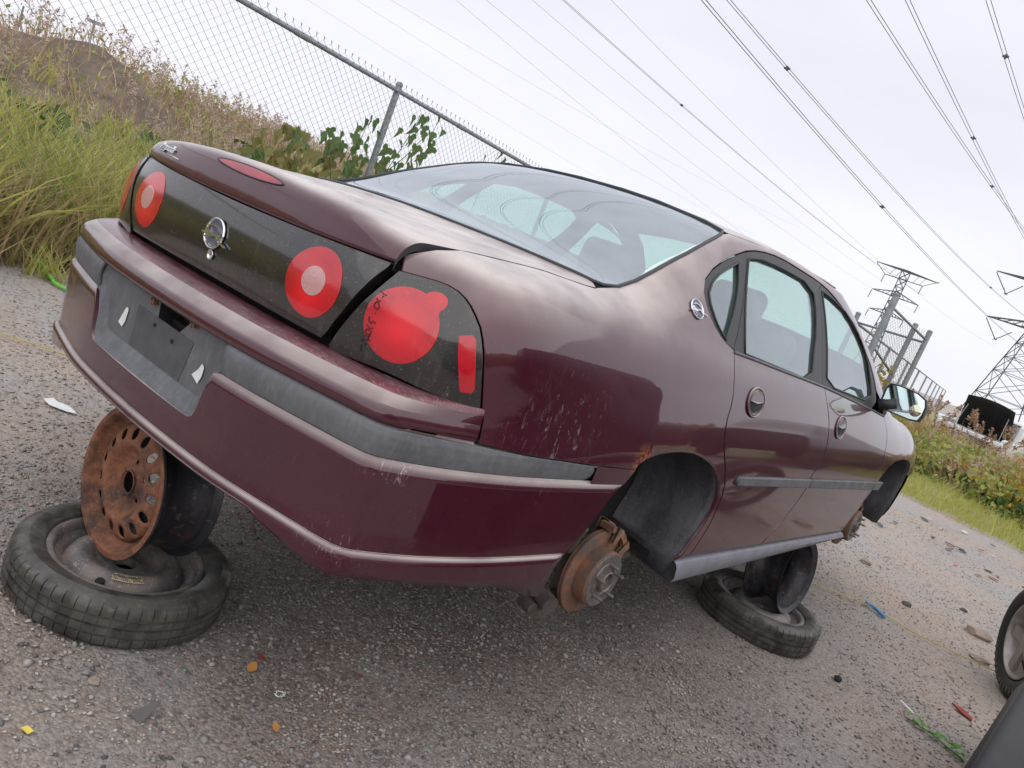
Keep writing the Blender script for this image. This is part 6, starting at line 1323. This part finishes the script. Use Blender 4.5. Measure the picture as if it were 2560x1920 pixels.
# local: +y = forward (towards camera), x right
def boxp(name,mat,c,h,bev=.02,par=pk):
    b=MB(); b.box(c,h); o=b.build(name,mat,par); md=o.modifiers.new('b','BEVEL'); md.width=bev; md.segments=2; return o
boxp('bumper','chrome',(0,.38,.32),(.82,.06,.10),.03)
boxp('header_panel','white',(0,.30,.70),(.80,.05,.05),.02)
gr=boxp('grille','frame_black',(0,.28,.56),(.46,.04,.10),.01)
for k in range(4): boxp('grille_slat','chrome',(0,.325,.49+k*.045),(.45,.006,.006),.002,gr)
for s in (-1,1):
    boxp('headlight','chrome',(.62*s,.29,.56),(.14,.04,.09),.015); boxp('fender','white',(.80*s,-.35,.60),(.09,.65,.26),.05)
    b=MB(); b.lathe([(.2,-.09),(.33,-.09),(.34,-.05),(.34,.05),(.33,.09),(.2,.09)],32,M4((.80*s,-.42,.18),(1,0,0)),closed=True); b.build('tyre','black_rubber',pk,40)
boxp('cab','white',(0,-2.0,.98),(.80,.75,.42),.12); boxp('engine_bay','under',(0,-.35,.50),(.70,.55,.18),.02); boxp('windscreen','glass_rear' if False else 'frame_black',(0,-1.27,1.08),(.68,.02,.24),.02)
# raised hood
hood=[];Nn=9
G_=[]
for i in range(Nn):
    x=lerp(-.66,.66,i/(Nn-1)); c=1-(x/.66)**2; G_.append([(x*(1-.12*t),-.95+t*.60,.78+(t*.80+.07*c*t)) for t in np.linspace(0,1,9)])
ho=patchgrid('hood','hood_black',G_,pk); md=ho.modifiers.new('t','SOLIDIFY'); md.thickness=.03
for s in (-1,1): MB().tube([(.55*s,-.25,.72),(.50*s,-.42,1.36)],.012,6).build('hood_strut','galv',pk)
for s in (-.3,.0,.3): MB().box((s,-.62,1.16),(.02,.24,.012),Matrix.Rotation(R_(53),3,'X')).build('hood_rib','black_rubber',pk)
# unseen van, added for its dark reflection in the flank; scrap cars after it
van=empty('reflection_van',(4.55,2.2,0),(0,0,R_(3))); tag(van,'added dark van out of view, shaping the reflection in the sedan flank','van')
b=MB(); b.box((.95,2.5,1.30),(.95,2.5,1.0)); vb_=b.build('reflection_van_body','dark_paint',van); md=vb_.modifiers.new('b','BEVEL'); md.width=.16; md.segments=4
b=MB(); b.box((.95,5.35,.85),(.90,.75,.42)); vb_=b.build('reflection_van_bonnet','dark_paint',van); md=vb_.modifiers.new('b','BEVEL'); md.width=.14; md.segments=4
for y in (1.0,4.6):
    b=MB(); b.lathe([(.2,-.1),(.33,-.1),(.34,-.05),(.34,.05),(.33,.1),(.2,.1),(.18,.02),(.0,.04)],40,M4((.04,y,.34),(-1,0,0))); b.build('wheel','black_rubber',van,40)  # wheels of the added unseen van
b=MB(); b.box((-.004,4.5,1.75),(.012,.45,.28)); b.build('side_window','frame_black',van)
sc2=empty('scrap_car',(4.2,9.2,.18),(0,0,R_(4))); tag(sc2,'dark scrap sedan parked beyond the added unseen van','car')
for sg in (1,-1):
    G_=[[ (p[0]*sg,p[1],p[2]) for p in [S(y,t) for t in np.linspace(0,13,18)]] for y in np.linspace(.5,5.0,26)]
    patchgrid('body','dark_paint',G_,sc2,flip=(sg<0))
    for y in (1.22,4.02):
        b=MB(); b.lathe([(.2,-.1),(.32,-.1),(.33,-.05),(.33,.05),(.32,.1),(.2,.1),(.19,.02),(.0,.03)],40,M4((.84*sg,y,.15),(sg,0,0))); b.build('wheel','black_rubber',sc2,40)
sc3=empty('scrap_car',(4.9,-5.6,.18),(0,0,R_(-6))); tag(sc3,'dark scrap sedan farther back in the row behind the photographer','car')
for ch in [c for c in sc2.children]:
    o=ch.copy(); COL.objects.link(o); o.parent=sc3
